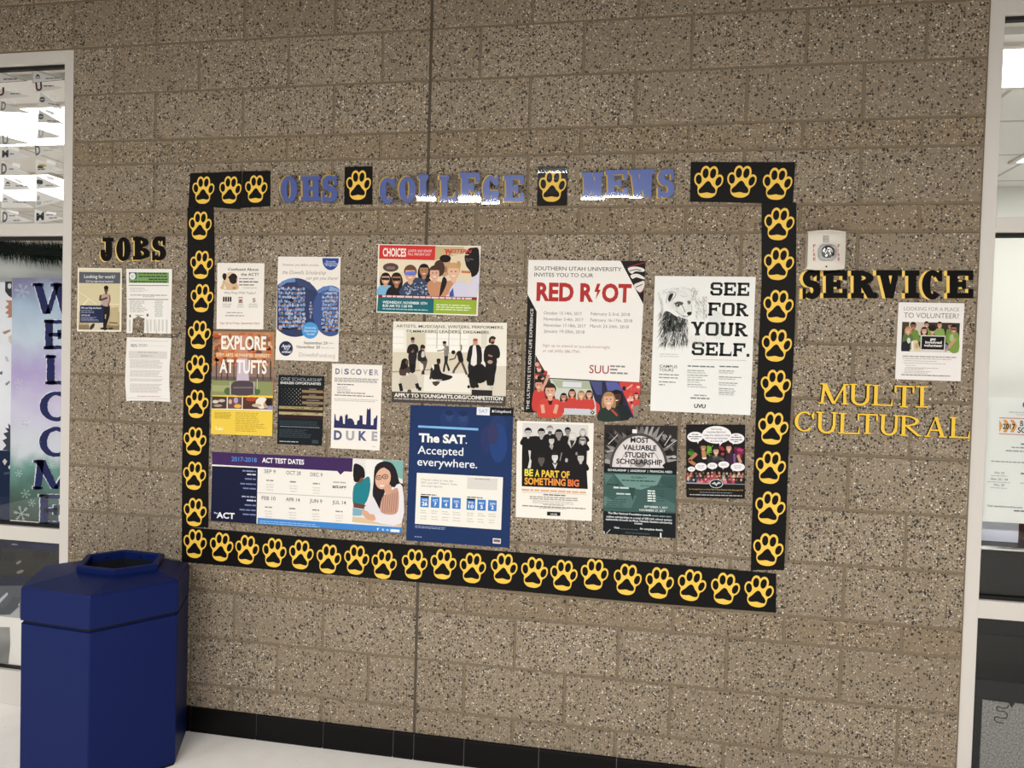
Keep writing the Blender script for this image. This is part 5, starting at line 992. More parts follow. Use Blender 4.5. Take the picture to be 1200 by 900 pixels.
s.poly('text_block', [(58, 690), (674, 702), (672, 848), (58, 832)], '#141112'); s.line('text_block', [(58, 682), (300, 690)], 12, '#9aa2a6'); s.line('text_block', [(440, 692), (674, 698)], 10, '#7d858a')
BN = [0]
def bubble(cx, cy, rx, ry, tail): BN[0] += 1; s.poly('speech_bubble#%d' % BN[0], tail, '#efebec'); s.ell('speech_bubble#%d' % BN[0], cx, cy, rx, ry, '#efebec', n=28)
bubble(375, 175, 155, 93, [(400, 255), (440, 255), (408, 292)]); bubble(150, 197, 84, 54, [(165, 240), (190, 240), (180, 272)]); bubble(582, 215, 86, 56, [(540, 255), (570, 262), (548, 278)])
for t_, x, y, x1 in (('With Tutoring', 315, 123, 430), ('Graduating High School', 272, 153, 470), ('College Prep, Applying for College', 238, 186, 515), ('AND Tutoring & Getting Ready', 255, 218, 492), ('for A Great Life!', 312, 248, 438)): s.text('speech_bubble#1', t_, x, y, x1, 16, '#3a3638', 0.01)
for y, a, b2 in ((172, 115, 185), (195, 82, 220), (216, 105, 192), (180, 562, 600), (202, 530, 638), (228, 520, 644), (248, 560, 604)): s.lines('speech_bubble#2' if a < 300 else 'speech_bubble#3', a, b2, y - 5, y + 11, 1, '#5a5658', 0.55, 0.02)
for cx, cy, rx, ry, tl_ in ((110, 536, 40, 26, [(118, 550), (132, 550), (124, 572)]), (210, 512, 63, 42, [(205, 545), (230, 545), (215, 562)]), (330, 502, 53, 34, [(325, 530), (340, 530), (330, 545)]), (450, 490, 58, 35, [(432, 515), (450, 520), (444, 545)]), (598, 515, 75, 45, [(545, 540), (565, 550), (545, 562)])):
    bubble(cx, cy, rx, ry, tl_); s.lines('speech_bubble#%d' % BN[0], cx - rx * .6, cx + rx * .6, cy - ry * .4, cy + ry * .5, 3, '#a9a5a8', 0.4, .3, True)
s.ell('logo', 372, 690, 72, 48, '#c9cdd0'); s.ell('logo', 372, 690, 64, 41, '#1b1b1d'); s.poly('logo', [(320, 690), (355, 670), (372, 690), (395, 668), (425, 685), (380, 700), (375, 720), (360, 700)], '#c2c6c9')
s.text('text_block', 'Our training Partners are Only With A Great Network of the Best Study Fun!', 82, 752, 655, 13, '#c9a54e', 0.012); s.lines('text_block', 195, 540, 775, 792, 1, '#6d7480', 0.6, 0.02); s.lines('text_block', 92, 645, 800, 818, 1, '#b5b2b0', 0.55, 0.01); s.done()

# ------------------------------------------------------------------ notices right of the border
s = Sheet('volunteer_flyer', 'white flyer asking for volunteers with a photo of people in green shirts', 'flyer', (1045, 348, 8.82), ((72, 55), (752, 65), (712, 872), (35, 850)), '#f1ebe7')
s.text('headline', 'LOOKING FOR A PLACE', 125, 138, 695, 36, '#8d8985', -0.004); s.text('headline', 'TO VOLUNTEER?', 125, 214, 692, 52, '#7d7a75', 0.0)
s.poly('photograph', [(108, 257), (705, 270), (690, 578), (95, 562)], '#3a3029'); s.poly('photograph', [(180, 259), (350, 263), (345, 400), (175, 395)], '#cdbfae'); s.poly('photograph', [(108, 257), (180, 259), (178, 330), (106, 328)], '#4a3c34'); s.poly('photograph', [(95, 540), (690, 555), (690, 578), (95, 562)], '#d9d0ca')
s.bust('photograph', 360, 288, 24, '#c08e74', '#2a1f1b', '#7d9a4a', False, None, 1.9, 4.0); s.bust('photograph', 495, 292, 25, '#c9967a', '#3a2a20', '#86a354', False, None, 2.0, 4.0); s.bust('photograph', 602, 302, 23, '#a8765c', '#2a1f1b', '#6d8c42', False, None, 1.8, 6.0)
s.bust('photograph', 222, 302, 29, '#8d5f4a', '#1b1513', '#6f8a3e', False, None, 2.0, 4.5); s.bust('photograph', 168, 345, 28, '#d6a68c', '#b58a56', '#5d7440', True, None, 2.0, 5.0); s.poly('photograph', [(100, 470), (190, 440), (185, 562), (97, 560)], '#23222c'); s.ell('photograph', 175, 450, 18, 30, '#dcd5ce')
s.bust('photograph', 335, 350, 29, '#d3a389', '#2a1d1a', '#6d8c42', True, None, 1.7, 2.6); s.bust('photograph', 420, 348, 30, '#c8937a', '#221a19', '#6d8c42', False, None, 2.0, 2.4); s.ell('photograph', 420, 322, 40, 32, '#221a19')
s.poly('photograph', [(215, 450), (262, 445), (300, 560), (205, 560)], '#d9c8a8'); s.poly('photograph', [(200, 460), (222, 452), (225, 560), (200, 558)], '#e9e2da'); s.ell('photograph', 258, 505, 22, 30, '#c9a86e')
s.poly('photograph', smooth_closed([(580, 400), (640, 360), (690, 390), (692, 560), (600, 565)], 3), '#7b9a46'); s.bust('photograph', 640, 335, 32, '#bb866c', '#241a17', None, False, '#5a4a44'); s.line('photograph', [(665, 430), (600, 505), (545, 560)], 30, '#c69478'); s.ell('photograph', 555, 515, 24, 28, '#6d7fae'); s.ell('photograph', 620, 425, 22, 40, '#a9bd86')
s.poly('photograph', [(300, 395), (555, 402), (546, 558), (294, 550)], '#ddd8d2'); s.poly('photograph', [(310, 405), (546, 411), (538, 546), (305, 540)], '#171514')
for t_, x, y, x1, h in (('get', 395, 446, 455, 26), ('involved', 345, 480, 515, 26), ('volunteer', 330, 512, 525, 26)): s.text('photograph', t_, x, y, x1, h, '#efeae6', 0.03)
s.lines('text_block', 112, 665, 606, 625, 1, '#a39e99', 0.55, 0.01); s.lines('text_block', 112, 620, 630, 645, 1, '#c3beb9', 0.55, 0.02)
for y, x, x1 in ((655, 130, 470), (678, 120, 565), (702, 140, 255), (726, 140, 490), (740, 130, 330), (762, 130, 415), (778, 125, 375)): s.lines('text_block', x, x1, y, y + 12, 1, '#bcb7b2', 0.5, 0.03)
s.lines('text_block', 98, 610, 798, 814, 1, '#8d8883', 0.6, 0.01); s.done()
# ------------------------------------------------------------------ windows either side
def PROJ(x, y, z):
    d = Vector((x, y, z)) - CAM
    return 600 + FPX * d.dot(right) / d.dot(fwd), 450 + FPX * d.dot(down) / d.dot(fwd)
ALU = mat('#d6d0c8', 0.42, 0.5, key='alu', bump=0.02, bscale=300); GASK = mat('#191817', 0.6, 0.3)
def window(name, xa, xb, label):
    """storefront frame with three panes one above the other, from xa to xb"""
    root = bpy.data.objects.new(name, None); COL.objects.link(root); root.location = ((xa + xb) / 2, 0.06, 0); tag(root, label, None, None, 'structure')
    yf, yb = 0.010, 0.115; f = MB(); w = 0.0505
    rows = [(0.0, 0.158), (0.757, 0.822), (2.132, 2.187), (2.892, OPEN_TOP - 0.001)]
    for a, b2 in rows: f.box((xa + w - 0.001, yf + 0.0005, a), (xb - w + 0.001, yb, b2), ALU)
    f.box((xa + 0.001, yf, 0), (xa + w, yb, OPEN_TOP - 0.001), ALU); f.box((xb - w, yf, 0), (xb - 0.001, yb, OPEN_TOP - 0.001), ALU)
    f.build('window_frame', root, bevel=0.002)
    g = MB()
    for z0, z1 in ((2.878, 2.892), (2.118, 2.132), (0.822, 0.834), (0.158, 0.166)): g.box((xa + w, 0.030, z0), (xb - w, 0.052, z1), GASK)
    g.build('gasket', root)
    for z0, z1 in ((0.166, 0.757), (0.834, 2.118), (2.187, 2.878)):
        p = MB(); p.face([(xa + w, 0.046, z0), (xb - w, 0.046, z0), (xb - w, 0.046, z1), (xa + w, 0.046, z1)], GLASS); p.build('glass_pane', root)
    return root
window('window_1', -3.45, OPEN_L, 'tall window left of the blue bin'); window('window_2', OPEN_R, 3.85, 'tall window right of the service notices')
# rooms behind the glass
PAINT = mat('#e6e3de', 0.8, 0.2, bump=0.05, bscale=80); PAINT2 = mat('#e4e5e0', 0.8, 0.2, bump=0.05, bscale=80)
def tile_mat():
    mt = bpy.data.materials.new('ceiling_tiles'); mt.use_nodes = True; nt = mt.node_tree; b = nt.nodes['Principled BSDF']; N = nt.nodes.new; L = nt.links.new
    tc = N('ShaderNodeTexCoord'); br = N('ShaderNodeTexBrick'); br.offset = 0.0; br.inputs['Scale'].default_value = 1.0; br.inputs['Brick Width'].default_value = 0.61; br.inputs['Row Height'].default_value = 0.61; br.inputs['Mortar Size'].default_value = 0.012
    br.inputs['Color1'].default_value = lin('#e2e0dd'); br.inputs['Color2'].default_value = lin('#dedcd9'); br.inputs['Mortar'].default_value = lin('#b4b1ad')
    L(tc.outputs['Object'], br.inputs['Vector']); L(br.outputs['Color'], b.inputs['Base Color']); b.inputs['Roughness'].default_value = 0.9
    return mt
TILE = tile_mat()
XL = X0 + 0.1
m1 = MB(); m1.box((XL, 4.6, 0), (-1.36, 4.7, 2.9), PAINT); m1.box((-1.46, 0.201, 0), (-1.36, 4.6, 2.9), PAINT); m1.box((XL - 0.1, 0.12, 0), (XL, 4.7, 2.9), PAINT); m1.box((XL, 0.12, 0), (-3.46, 0.2, 2.944), PAINT); struct('wall_left', m1, label='pale walls of the room behind the left window')
m2 = MB(); m2.box((1.80, 2.6, 0), (4.75, 2.7, 2.9), PAINT2); m2.box((1.76, 0.201, 0), (1.86, 2.6, 2.9), PAINT2); m2.box((4.65, 0.12, 0), (4.75, 2.6, 2.9), PAINT2); m2.box((3.86, 0.12, 0), (4.65, 0.2, 2.944), PAINT2); struct('wall_right', m2, label='pale walls of the room behind the right window')
c1 = MB(); c1.box((XL, 0.201, 2.9), (-1.36, 4.7, 2.94), TILE); struct('ceiling', c1, label='tiled ceiling of the left room'); c2 = MB(); c2.box((1.76, 0.201, 2.9), (4.75, 2.7, 2.94), TILE); struct('ceiling', c2, label='tiled ceiling of the right room')
TUBE = mat('#fffdf6', 0.5, 0.2, emit=10.5)
def troffer(x0, x1, y0, y1, label):
    r = empty('ceiling_light', ((x0 + x1) / 2, (y0 + y1) / 2, 2.9), label, 'light', 'ceiling lights seen through the windows')
    f = MB(); t_ = 0.03
    for a, b2 in (((x0, y0), (x1, y0 + t_)), ((x0, y1 - t_), (x1, y1)), ((x0, y0 + t_), (x0 + t_, y1 - t_)), ((x1 - t_, y0 + t_), (x1, y1 - t_))): f.box((a[0], a[1], 2.885), (b2[0], b2[1], 2.9), ALU)
    f.build('frame', r); d = MB(); d.box((x0 + t_, y0 + t_, 2.889), (x1 - t_, y1 - t_, 2.899), TUBE); d.build('diffuser', r)
troffer(-3.6, -2.05, 0.48, 1.15, 'bright ceiling light nearest the glass behind the pennants'); troffer(-5.0, -3.35, 1.75, 2.6, 'bright ceiling light deeper in the room behind the pennants')
troffer(2.17, 3.4, 0.27, 0.74, 'bright ceiling light at the top of the right window'); troffer(2.96, 4.2, 1.25, 1.98, 'smaller-looking ceiling light lower in the right window')

# pennants taped inside the upper left pane
YG = 0.052
PW = '#eceae6'
def pennant(crop, tl, bl, tip, emblem, label, edge=None, tape=None, extra=None):
    s = Sheet('pennant', label, 'pennant', crop, (tl, (tip[0], tl[1] + 10), (tip[0], tip[1] + 4), bl), PW, Y=YG, th=0.0008, group='paper pennants in the window', outline=[tl, tip, bl])
    for t_, x, y, x1, h, c in emblem: s.text('emblem', t_, x, y, x1, h, c, 0.04)
    if extra: extra(s)
    if edge: s.line('outline', [tl, tip, bl, tl], 4, edge)
    if tape: s.poly('tape', tape, '#ffffff')
    s.done()
C1, C2 = (0, 50, 7.5), (0, 160, 7.5)
def scr(x, y, x1, c='#8d8a88'): return lambda s: s.lines('text_block', x, x1, y, y + 14, 1, c, 0.8, 0.05)
def em(x, y, c): return lambda s: (s.ell('emblem', x, y, 24, 24, c), s.ell('emblem', x, y, 13, 13, '#8d8a8a'), s.line('emblem', [(x - 20, y), (x + 20, y)], 5, PW), scr(x + 55, y + 30, x + 160)(s))
def em2(x, y, c): return lambda s: (s.poly('emblem', smooth_closed([(x - 18, y + 10), (x - 8, y - 16), (x + 10, y - 14), (x + 20, y + 8), (x, y)], 3), c), s.rect('emblem', x - 22, y + 14, x + 22, y + 20, c), scr(x + 70, y + 14, x + 190)(s))
TP = lambda x, y: [(x + 8, y - 18), (x + 62, y + 8), (x + 54, y + 30), (x, y + 2)]
pennant(C1, (285, 236), (285, 352), (572, 326), [], 'white pennant with dark outline, top of the right column', '#8b8886', [(365, 228), (432, 250), (428, 264), (360, 246)], em2(332, 296, '#5a5856'))
pennant(C1, (308, 356), (315, 438), (566, 392), [('U', 316, 424, 372, 68, '#5e2630')], 'white pennant with a red U, second in the right column', None, None, scr(385, 375, 470, '#6f6c6a'))
pennant(C1, (352, 432), (334, 552), (570, 588), [], 'white pennant with round grey emblem, third in the right column', None, TP(425, 468), em(372, 500, '#56565c'))
pennant(C1, (338, 582), (330, 702), (574, 716), [], 'white pennant with round grey emblem, fourth in the right column', None, [(402, 582), (482, 612), (472, 642), (396, 608)], em(360, 650, '#5a5a60'))
pennant(C1, (330, 752), (326, 846), (566, 830), [('U', 338, 826, 380, 50, '#b9b6b4')], 'faint white pennant in the glare, fifth in the right column')
pennant(C2, (302, 70), (310, 172), (566, 130), [('D', 312, 162, 356, 78, '#77747a')], 'white pennant with outlined grey D, sixth in the right column', None, None, scr(385, 118, 470, '#c4c1bf'))
pennant(C2, (318, 198), (313, 328), (562, 300), [], 'white pennant with yellow and black emblem in the right column', None, [(415, 203), (490, 228), (484, 256), (408, 232)], lambda s: (s.ell('emblem', 372, 255, 38, 14, '#cbb26a'), s.ell('emblem', 355, 268, 28, 12, '#55534f'), s.lines('emblem', 332, 395, 284, 298, 1, '#4a4846', 0.7, 0.03)))
pennant(C2, (315, 338), (313, 462), (562, 448), [], 'white pennant with dark leaf emblem in the right column', None, [(412, 342), (480, 362), (474, 392), (405, 370)], lambda s: (s.ell('emblem', 338, 398, 18, 20, '#4e4d52'), s.ell('emblem', 360, 402, 18, 20, '#4e4d52'), s.line('emblem', [(348, 380), (342, 440)], 5, '#4e4d52'), scr(400, 425, 468)(s)))
pennant(C2, (318, 470), (314, 624), (566, 560), [], 'white pennant with pale stacked emblem, second lowest of the right column', None, None, lambda s: (s.ell('emblem', 338, 540, 12, 22, '#b3b0b0'), s.rect('emblem', 322, 574, 362, 604, '#b9b6b5'), scr(385, 570, 460, '#c9c6c4')(s)))
pennant(C2, (306, 636), (302, 770), (556, 722), [('M', 318, 738, 386, 62, '#3c3b40')], 'white pennant with dark M, lowest in the right column', None, [(412, 656), (496, 668), (492, 690), (406, 674)], lambda s: (scr(405, 684, 470)(s), scr(430, 712, 505)(s)))
pennant(C1, (-60, 245), (-70, 356), (236, 336), [], 'white pennant with dark outline, top of the left column', '#8b8886', [(28, 232), (95, 258), (88, 282), (22, 252)], scr(30, 316, 155, '#6f6c6a'))
pennant(C1, (-60, 396), (-60, 500), (268, 472), [('U', -30, 464, 38, 66, '#6e2c38')], 'white pennant with a red U in the left column', None, [(98, 374), (160, 408), (154, 430), (90, 400)], scr(92, 444, 180, '#8d8a88'))
pennant(C1, (-40, 512), (-50, 606), (300, 622), [('D', 8, 590, 48, 70, '#8a8789')], 'white pennant with grey D above the glare, third in the left column', None, [(65, 506), (148, 522), (142, 546), (60, 512)])
pennant(C1, (-40, 800), (-40, 900), (290, 888), [('U', 20, 890, 72, 76, '#9a979b')], 'white pennant with grey U in the glare, fourth in the left column')
pennant(C2, (4, 88), (2, 212), (284, 184), [('M', 18, 182, 74, 58, '#4c4b50')], 'white pennant with dark M, fifth in the left column', None, [(75, 82), (172, 108), (165, 135), (70, 108)], scr(85, 148, 122))
pennant(C2, (8, 212), (4, 336), (272, 334), [('D', 10, 326, 58, 86, '#6d6a6f')], 'white pennant with bold grey D in the left column', None, [(112, 228), (180, 246), (174, 280), (106, 258)], scr(80, 280, 120))
pennant(C2, (32, 352), (26, 470), (302, 466), [], 'white pennant with small grey emblem between two D pennants', None, [(124, 360), (202, 396), (194, 420), (118, 384)], em2(68, 414, '#6a676a'))
pennant(C2, (20, 490), (14, 626), (300, 626), [], 'pale white pennant below the long glare, second lowest of the left column', None, None, em2(45, 556, '#8d8a8d'))
pennant(C2, (12, 646), (8, 774), (292, 746), [('D', 20, 750, 66, 84, '#6d6a6f')], 'white pennant with bold grey D, lowest in the left column', None, [(58, 640), (166, 664), (160, 690), (52, 652)], lambda s: (scr(80, 690, 135)(s), scr(118, 732, 180)(s)))

# winter banner, garland and murals in the lower left panes
GX = OPEN_L - 0.0525
def gradient_print():
    mt = bpy.data.materials.new('winter_print'); mt.use_nodes = True; nt = mt.node_tree; b = nt.nodes['Principled BSDF']; N = nt.nodes.new; L = nt.links.new
    tc = N('ShaderNodeTexCoord'); sp = N('ShaderNodeSeparateXYZ'); L(tc.outputs['Object'], sp.inputs[0]); no = N('ShaderNodeTexNoise'); no.inputs['Scale'].default_value = 7; no.inputs['Detail'].default_value = 4; L(tc.outputs['Object'], no.inputs['Vector'])
    a = N('ShaderNodeMath'); a.operation = 'MULTIPLY_ADD'; a.inputs[1].default_value = 0.26; L(no.outputs['Fac'], a.inputs[0]); L(sp.outputs['Z'], a.inputs[2])
    mr = N('ShaderNodeMapRange'); mr.inputs['From Min'].default_value = 0.13; mr.inputs['From Max'].default_value = 1.25; L(a.outputs[0], mr.inputs['Value'])
    r = N('ShaderNodeValToRGB'); L(mr.outputs[0], r.inputs[0]); e = r.color_ramp.elements
    for p, c in ((0.0, '#3b4a44'), (0.12, '#4d6a60'), (0.22, '#6f9a90'), (0.30, '#cfd3d8'), (0.45, '#cdc9da'), (0.62, '#b3a6cc'), (0.75, '#c4cfd9'), (0.88, '#a9bdd0'), (1.0, '#82809f')):
        if p in (0.0, 1.0): x = e[0] if p == 0.0 else e[-1]; x.color = lin(c)
        else: x = e.new(p); x.color = lin(c)
    L(r.outputs[0], b.inputs['Base Color']); b.inputs['Roughness'].default_value = 0.45; return mt
zt, zb = P3(40, 326, YG).z, P3(40, 620, YG).z
xl0, xl1 = P3(14.5, 326, YG).x, P3(11, 612, YG).x
cw = [PROJ(xl0, YG, zt), PROJ(GX, YG, zt), PROJ(GX, YG, max(zb, 0.838)), PROJ(xl1, YG, max(zb, 0.838))]
BC = (0, 260, 7.5)
s = Sheet('banner', 'tall winter banner reading WELCOME downward in navy letters behind the left glass', 'banner', BC, [((x - BC[0]) * BC[2], (y - BC[1]) * BC[2]) for x, y in cw], '#b9c2d0', Y=YG, th=0.001, sheetmat=gradient_print(), sheet='banner_cloth')
NAVY, EDGE = '#2b3160', '#e6eaf2'
lim = [((x - BC[0]) * BC[2]) for x, y in (cw[1], cw[2])]
fclip = lambda p: p[0] - (lim[0] + (lim[1] - lim[0]) * (p[1] - 495) / 2200) + 4
def blet(c, x0, y0, x1, y1):
    h = y1 - y0; W = (x1 - x0) / h
    pls = glyph(c, W, 0.26, 0.13, 0.10, 0.05)
    for grow, col in ((9, EDGE), (0, NAVY)):
        s.up()
        for pl in pls:
            pts = [(x0 + u * h, y1 - v * h) for u, v in pl]
            cx = sum(p[0] for p in pts) / len(pts); cy = sum(p[1] for p in pts) / len(pts)
            pts2 = []
            n = len(pts)
            for i in range(n):
                ax, ay = pts[i - 1]; bx, by = pts[i]; L_ = math.hypot(bx - ax, by - ay); k_ = max(1, int(L_ / 16))
                for j in range(k_):
                    t_ = j / k_; px, py = ax + (bx - ax) * t_, ay + (by - ay) * t_
                    pts2.append((px + random.uniform(-3, 3) - (grow if col == EDGE else 0), py + random.uniform(-3, 3) - (grow * 0.5 if col == EDGE else 0)))
            pts2 = clip_right(pts2, fclip)
            if len(pts2) > 2: s.poly('lettering', pts2, col, False)
def flake(x, y, r, c='#dfe6ee', w=5):
    s.up()
    for k in range(6):
        a = math.radians(60 * k + 12); ex, ey = x + r * math.cos(a), y + r * math.sin(a); s.line('snowflake_print', [(x, y), (ex, ey)], w, c, False)
        for q in (0.55, 0.78):
            bx, by = x + r * q * math.cos(a), y + r * q * math.sin(a)
            for da in (50, -50): s.line('snowflake_print', [(bx, by), (bx + r * 0.25 * math.cos(a + math.radians(da)), by + r * 0.25 * math.sin(a + math.radians(da)))], w * 0.7, c, False)
flake(195, 610, 66, '#c9cfe2', 8); flake(190, 2565, 70, '#b9c8c0', 8); flake(225, 2390, 44, '#a9bcb4', 6); flake(280, 2470, 34, '#a9bcb4', 5); flake(165, 2210, 34, '#c3d4ce', 5); flake(450, 2140, 30, '#c9dcd8', 5); flake(170, 1420, 40, '#e6e6f0', 6); flake(230, 1750, 52, '#eceef4', 7); flake(150, 1980, 36, '#e6ece8', 5)
for c, x0, y0, x1, y1 in (('W', 285, 540, 700, 808), ('E', 385, 862, 600, 1120), ('L', 400, 1172, 600, 1430), ('C', 350, 1490, 640, 1752), ('O', 345, 1802, 640, 2066), ('M', 290, 2095, 680, 2352), ('E', 340, 2396, 570, 2670)): blet(c, x0, y0, x1, y1)
s.done()
GC = (0, 260, 7.5)
cwm = [PROJ(-3.39, 0.066, 1.93), PROJ(GX, 0.066, 1.93), PROJ(GX, 0.066, 0.84), PROJ(-3.39, 0.066, 0.84)]
s = Sheet('mural_sheet', 'white paper mural with torn shapes behind the winter banner', 'mural', GC, [((x - GC[0]) * GC[2], (y - GC[1]) * GC[2]) for x, y in cwm], '#eef0f4', Y=0.066, th=0.001)
s.poly('dark_panel', [(-900, 1990), (92, 2010), (90, 2660), (-900, 2590)], '#1f2c4a'); s.poly('dark_panel', [(-900, 2330), (92, 2420), (90, 2660), (-900, 2590)], '#2b3550')
s.poly('dark_panel', [(45, 524), (105, 524), (105, 668), (75, 650), (45, 610)], '#3c3c3e'); s.ell('dark_panel', 84, 564, 16, 24, '#e6e6e4')
s.poly('torn_shape', [(48, 690), (105, 690), (105, 840), (62, 842), (80, 818), (46, 800), (76, 772), (44, 752), (78, 722)], '#b98a72'); s.poly('torn_shape', [(20, 968), (90, 945), (92, 962), (40, 990)], '#b58f78'); s.poly('torn_shape', [(72, 1010), (105, 990), (120, 1040), (100, 1080), (80, 1050)], '#d9d0c2'); s.poly('torn_shape', [(40, 1190), (60, 1180), (80, 1225), (62, 1230)], '#c3c6c8')
s.poly('torn_shape', [(0, 1320), (22, 1310), (20, 1345), (0, 1340)], '#5c646c'); s.poly('torn_shape', [(42, 1425), (84, 1395), (88, 1410), (60, 1440)], '#8a9096')
s.poly('torn_shape', [(70, 1770), (92, 1790), (92, 2010), (20, 2005), (55, 1965), (22, 1920), (62, 1900), (28, 1860), (72, 1845), (44, 1810), (78, 1815)], '#3d434e'); s.poly('torn_shape', [(22, 2105), (42, 2080), (64, 2105), (42, 2140)], '#e3d8cc'); s.poly('torn_shape', [(72, 2150), (90, 2135), (92, 2170), (78, 2172)], '#dfe2e8'); s.poly('torn_shape', [(30, 2205), (80, 2195), (84, 2215), (40, 2222)], '#4d5872')
s.line('torn_shape', [(-200, 2640), (92, 2652)], 14, '#eef0f2'); s.done()
# draped cloth under the garland
CLOTH = mat('#c3c6c3', 0.8, 0.2); cb = MB(); nx_, nz_ = 60, 16
vs = []
for i in range(nx_ + 1):
    x = -3.38 + (GX - 0.003 + 3.38) * i / nx_
    for j in range(nz_ + 1):
        t_ = j / nz_; z = 2.115 - 0.22 * t_
        vs.append((x, 0.128 + 0.012 * math.sin(7 * t_ + 2.2 * math.sin(x * 5)) + 0.006 * math.sin(x * 14 + 6 * t_), z))
cb.mesh(vs, [(i * (nz_ + 1) + j, (i + 1) * (nz_ + 1) + j, (i + 1) * (nz_ + 1) + j + 1, i * (nz_ + 1) + j + 1) for i in range(nx_) for j in range(nz_)], CLOTH)
o = cb.build('draped_cloth', origin=(-2.5, 0.1, 1.9), smooth=True); tag(o, 'grey white cloth swag hanging behind glass below the pennants', 'cloth'); md = o.modifiers.new('thick', 'SOLIDIFY'); md.thickness = 0.002
gb = MB(); NEED = [mat('#16221a', 0.8, 0.2), mat('#22301f', 0.8, 0.2), mat('#0f1712', 0.8, 0.2)]; rnd = random.Random(2)
cen = lambda x: 2.096 - 0.030 * (0.5 + 0.5 * math.sin((x + 1.78) * 9 + 1.5))
gb.tube([(-3.38 + (GX - 0.02 + 3.38) * i / 40, 0.078, cen(-3.38 + (GX - 0.02 + 3.38) * i / 40)) for i in range(41)], 0.017, NEED[2], 8)
for i in range(5200):
    x = rnd.uniform(-3.36, GX - 0.012); a = rnd.uniform(0, 2 * math.pi); L_ = rnd.uniform(0.03, 0.09); z = cen(x); dx = rnd.uniform(-0.02, 0.02)
    if x + dx > GX - 0.004: dx = -abs(dx)
    y1 = max(0.0535, min(0.098, 0.078 + 0.5 * L_ * math.cos(a))); z1 = min(2.129, z + L_ * math.sin(a))
    gb.face([(x - 0.002, 0.078, z - 0.003), (x + dx, y1, z1), (x + 0.003, 0.078, z + 0.003)], NEED[i % 3])
o = gb.build('garland', origin=(-2.5, 0.078, 2.1)); tag(o, 'dark green tinsel garland along the top of the middle left pane', 'garland')
cwl = [PROJ(-3.39, YG, 0.752), PROJ(GX, YG, 0.752), PROJ(GX, YG, 0.30), PROJ(-3.39, YG, 0.30)]
LC = (0, 630, 5)
s = Sheet('dark_mural', 'dark painted paper mural behind glass left of the bin', 'mural', LC, [((x - LC[0]) * LC[2], (y - LC[1]) * LC[2]) for x, y in cwl], '#33332f', Y=YG, th=0.001)
s.poly('painting', [(-900, -20), (338, 35), (336, 78), (-900, 10)], '#1f2440'); s.poly('painting', [(190, 28), (336, 36), (335, 82), (190, 70)], '#262d4c'); s.ell('painting', 55, 110, 40, 28, '#272a2a'); s.ell('painting', 0, 100, 14, 40, '#232424'); s.ell('painting', 240, 100, 50, 30, '#2a2826')
for x, y, a, b2, r_ in ((110, 145, 18, 8, -30), (118, 200, 22, 9, -20), (110, 262, 12, 6, -30), (85, 40, 20, 5, 5)): s.ell('painting', x, y, a, b2, '#8a8880', r_)
s.poly('painting', [(-900, 180), (190, 226), (120, 292), (-900, 320)], '#262a3e'); s.poly('painting', [(-900, 290), (330, 280), (330, 500), (-900, 480)], '#62646b')
s.poly('painting', [(-20, 375), (42, 320), (48, 332), (-10, 395)], '#c3c9c9'); s.poly('painting', [(88, 380), (116, 376), (116, 400), (92, 395)], '#c9cdcd'); s.poly('painting', ringseg(-30, 350, 150, 110, 96, 70, 0, 85, 14), '#565a61'); s.poly('painting', [(-900, 470), (60, 452), (116, 400), (116, 500), (-900, 500)], '#b4b6b4'); s.done()
cwp = [PROJ(-2.35, YG, 0.385), PROJ(P3(22.5, 745, YG).x + 0.10, YG, 0.385), PROJ(P3(22.5, 745, YG).x + 0.10, YG, 0.168), PROJ(-2.35, YG, 0.168)]
PC = (0, 700, 6.43)
s = Sheet('picture_sheet', 'white sheet with grey gradient picture low in the left window', 'poster', PC, [((x - PC[0]) * PC[2], (y - PC[1]) * PC[2]) for x, y in cwp], '#efece6', Y=YG - 0.0012, th=0.001)
pm = bpy.data.materials.new('grey_print'); pm.use_nodes = True; nt = pm.node_tree; tc = nt.nodes.new('ShaderNodeTexCoord'); gr = nt.nodes.new('ShaderNodeTexNoise'); gr.inputs['Scale'].default_value = 5; rp = nt.nodes.new('ShaderNodeValToRGB'); rp.color_ramp.elements[0].position = .35; rp.color_ramp.elements[1].position = .65; rp.color_ramp.elements[0].color = lin('#6d6c69'); rp.color_ramp.elements[1].color = lin('#a9a8a4')
nt.links.new(tc.outputs['Object'], gr.inputs['Vector']); nt.links.new(gr.outputs['Fac'], rp.inputs[0]); nt.links.new(rp.outputs[0], nt.nodes['Principled BSDF'].inputs['Base Color'])
s.poly('photograph', [(-300, 222), (74, 224), (78, 350), (64, 500), (-300, 488)], pm); s.line('photograph', [(-300, 522), (58, 532)], 22, '#45423f'); s.done()

# right window: notice on the glass, cabinet, felt and the things behind
xa = OPEN_R + 0.0525; ztp, zbt = P3(1160, 465, YG).z, P3(1155, 611, YG).z
HC = (1110, 440, 7.5)
cwh = [PROJ(xa, YG, ztp), PROJ(xa + 0.50, YG, ztp + 0.0), PROJ(xa + 0.50, YG, zbt), PROJ(xa, YG, zbt)]
s = Sheet('hours_notice', 'white notice with orange 2017 arrows on the inside of the right glass', 'notice', HC, [((x - HC[0]) * HC[2], (y - HC[1]) * HC[2]) for x, y in cwh], '#e9ebe6', Y=YG, th=0.0008)
s.ell('logo', 688, 258, 26, 28, '#4a62a8'); s.lines('text_block', 545, 900, 318, 334, 1, '#b5b5b3', 0.5, 0.02); s.lines('text_block', 610, 900, 340, 354, 1, '#c4c4c2', 0.5, 0.02)
s.line('banner', [(456, 372), (1100, 396)], 8, '#c98a90'); s.line('banner', [(456, 512), (1100, 540)], 8, '#c98a90')
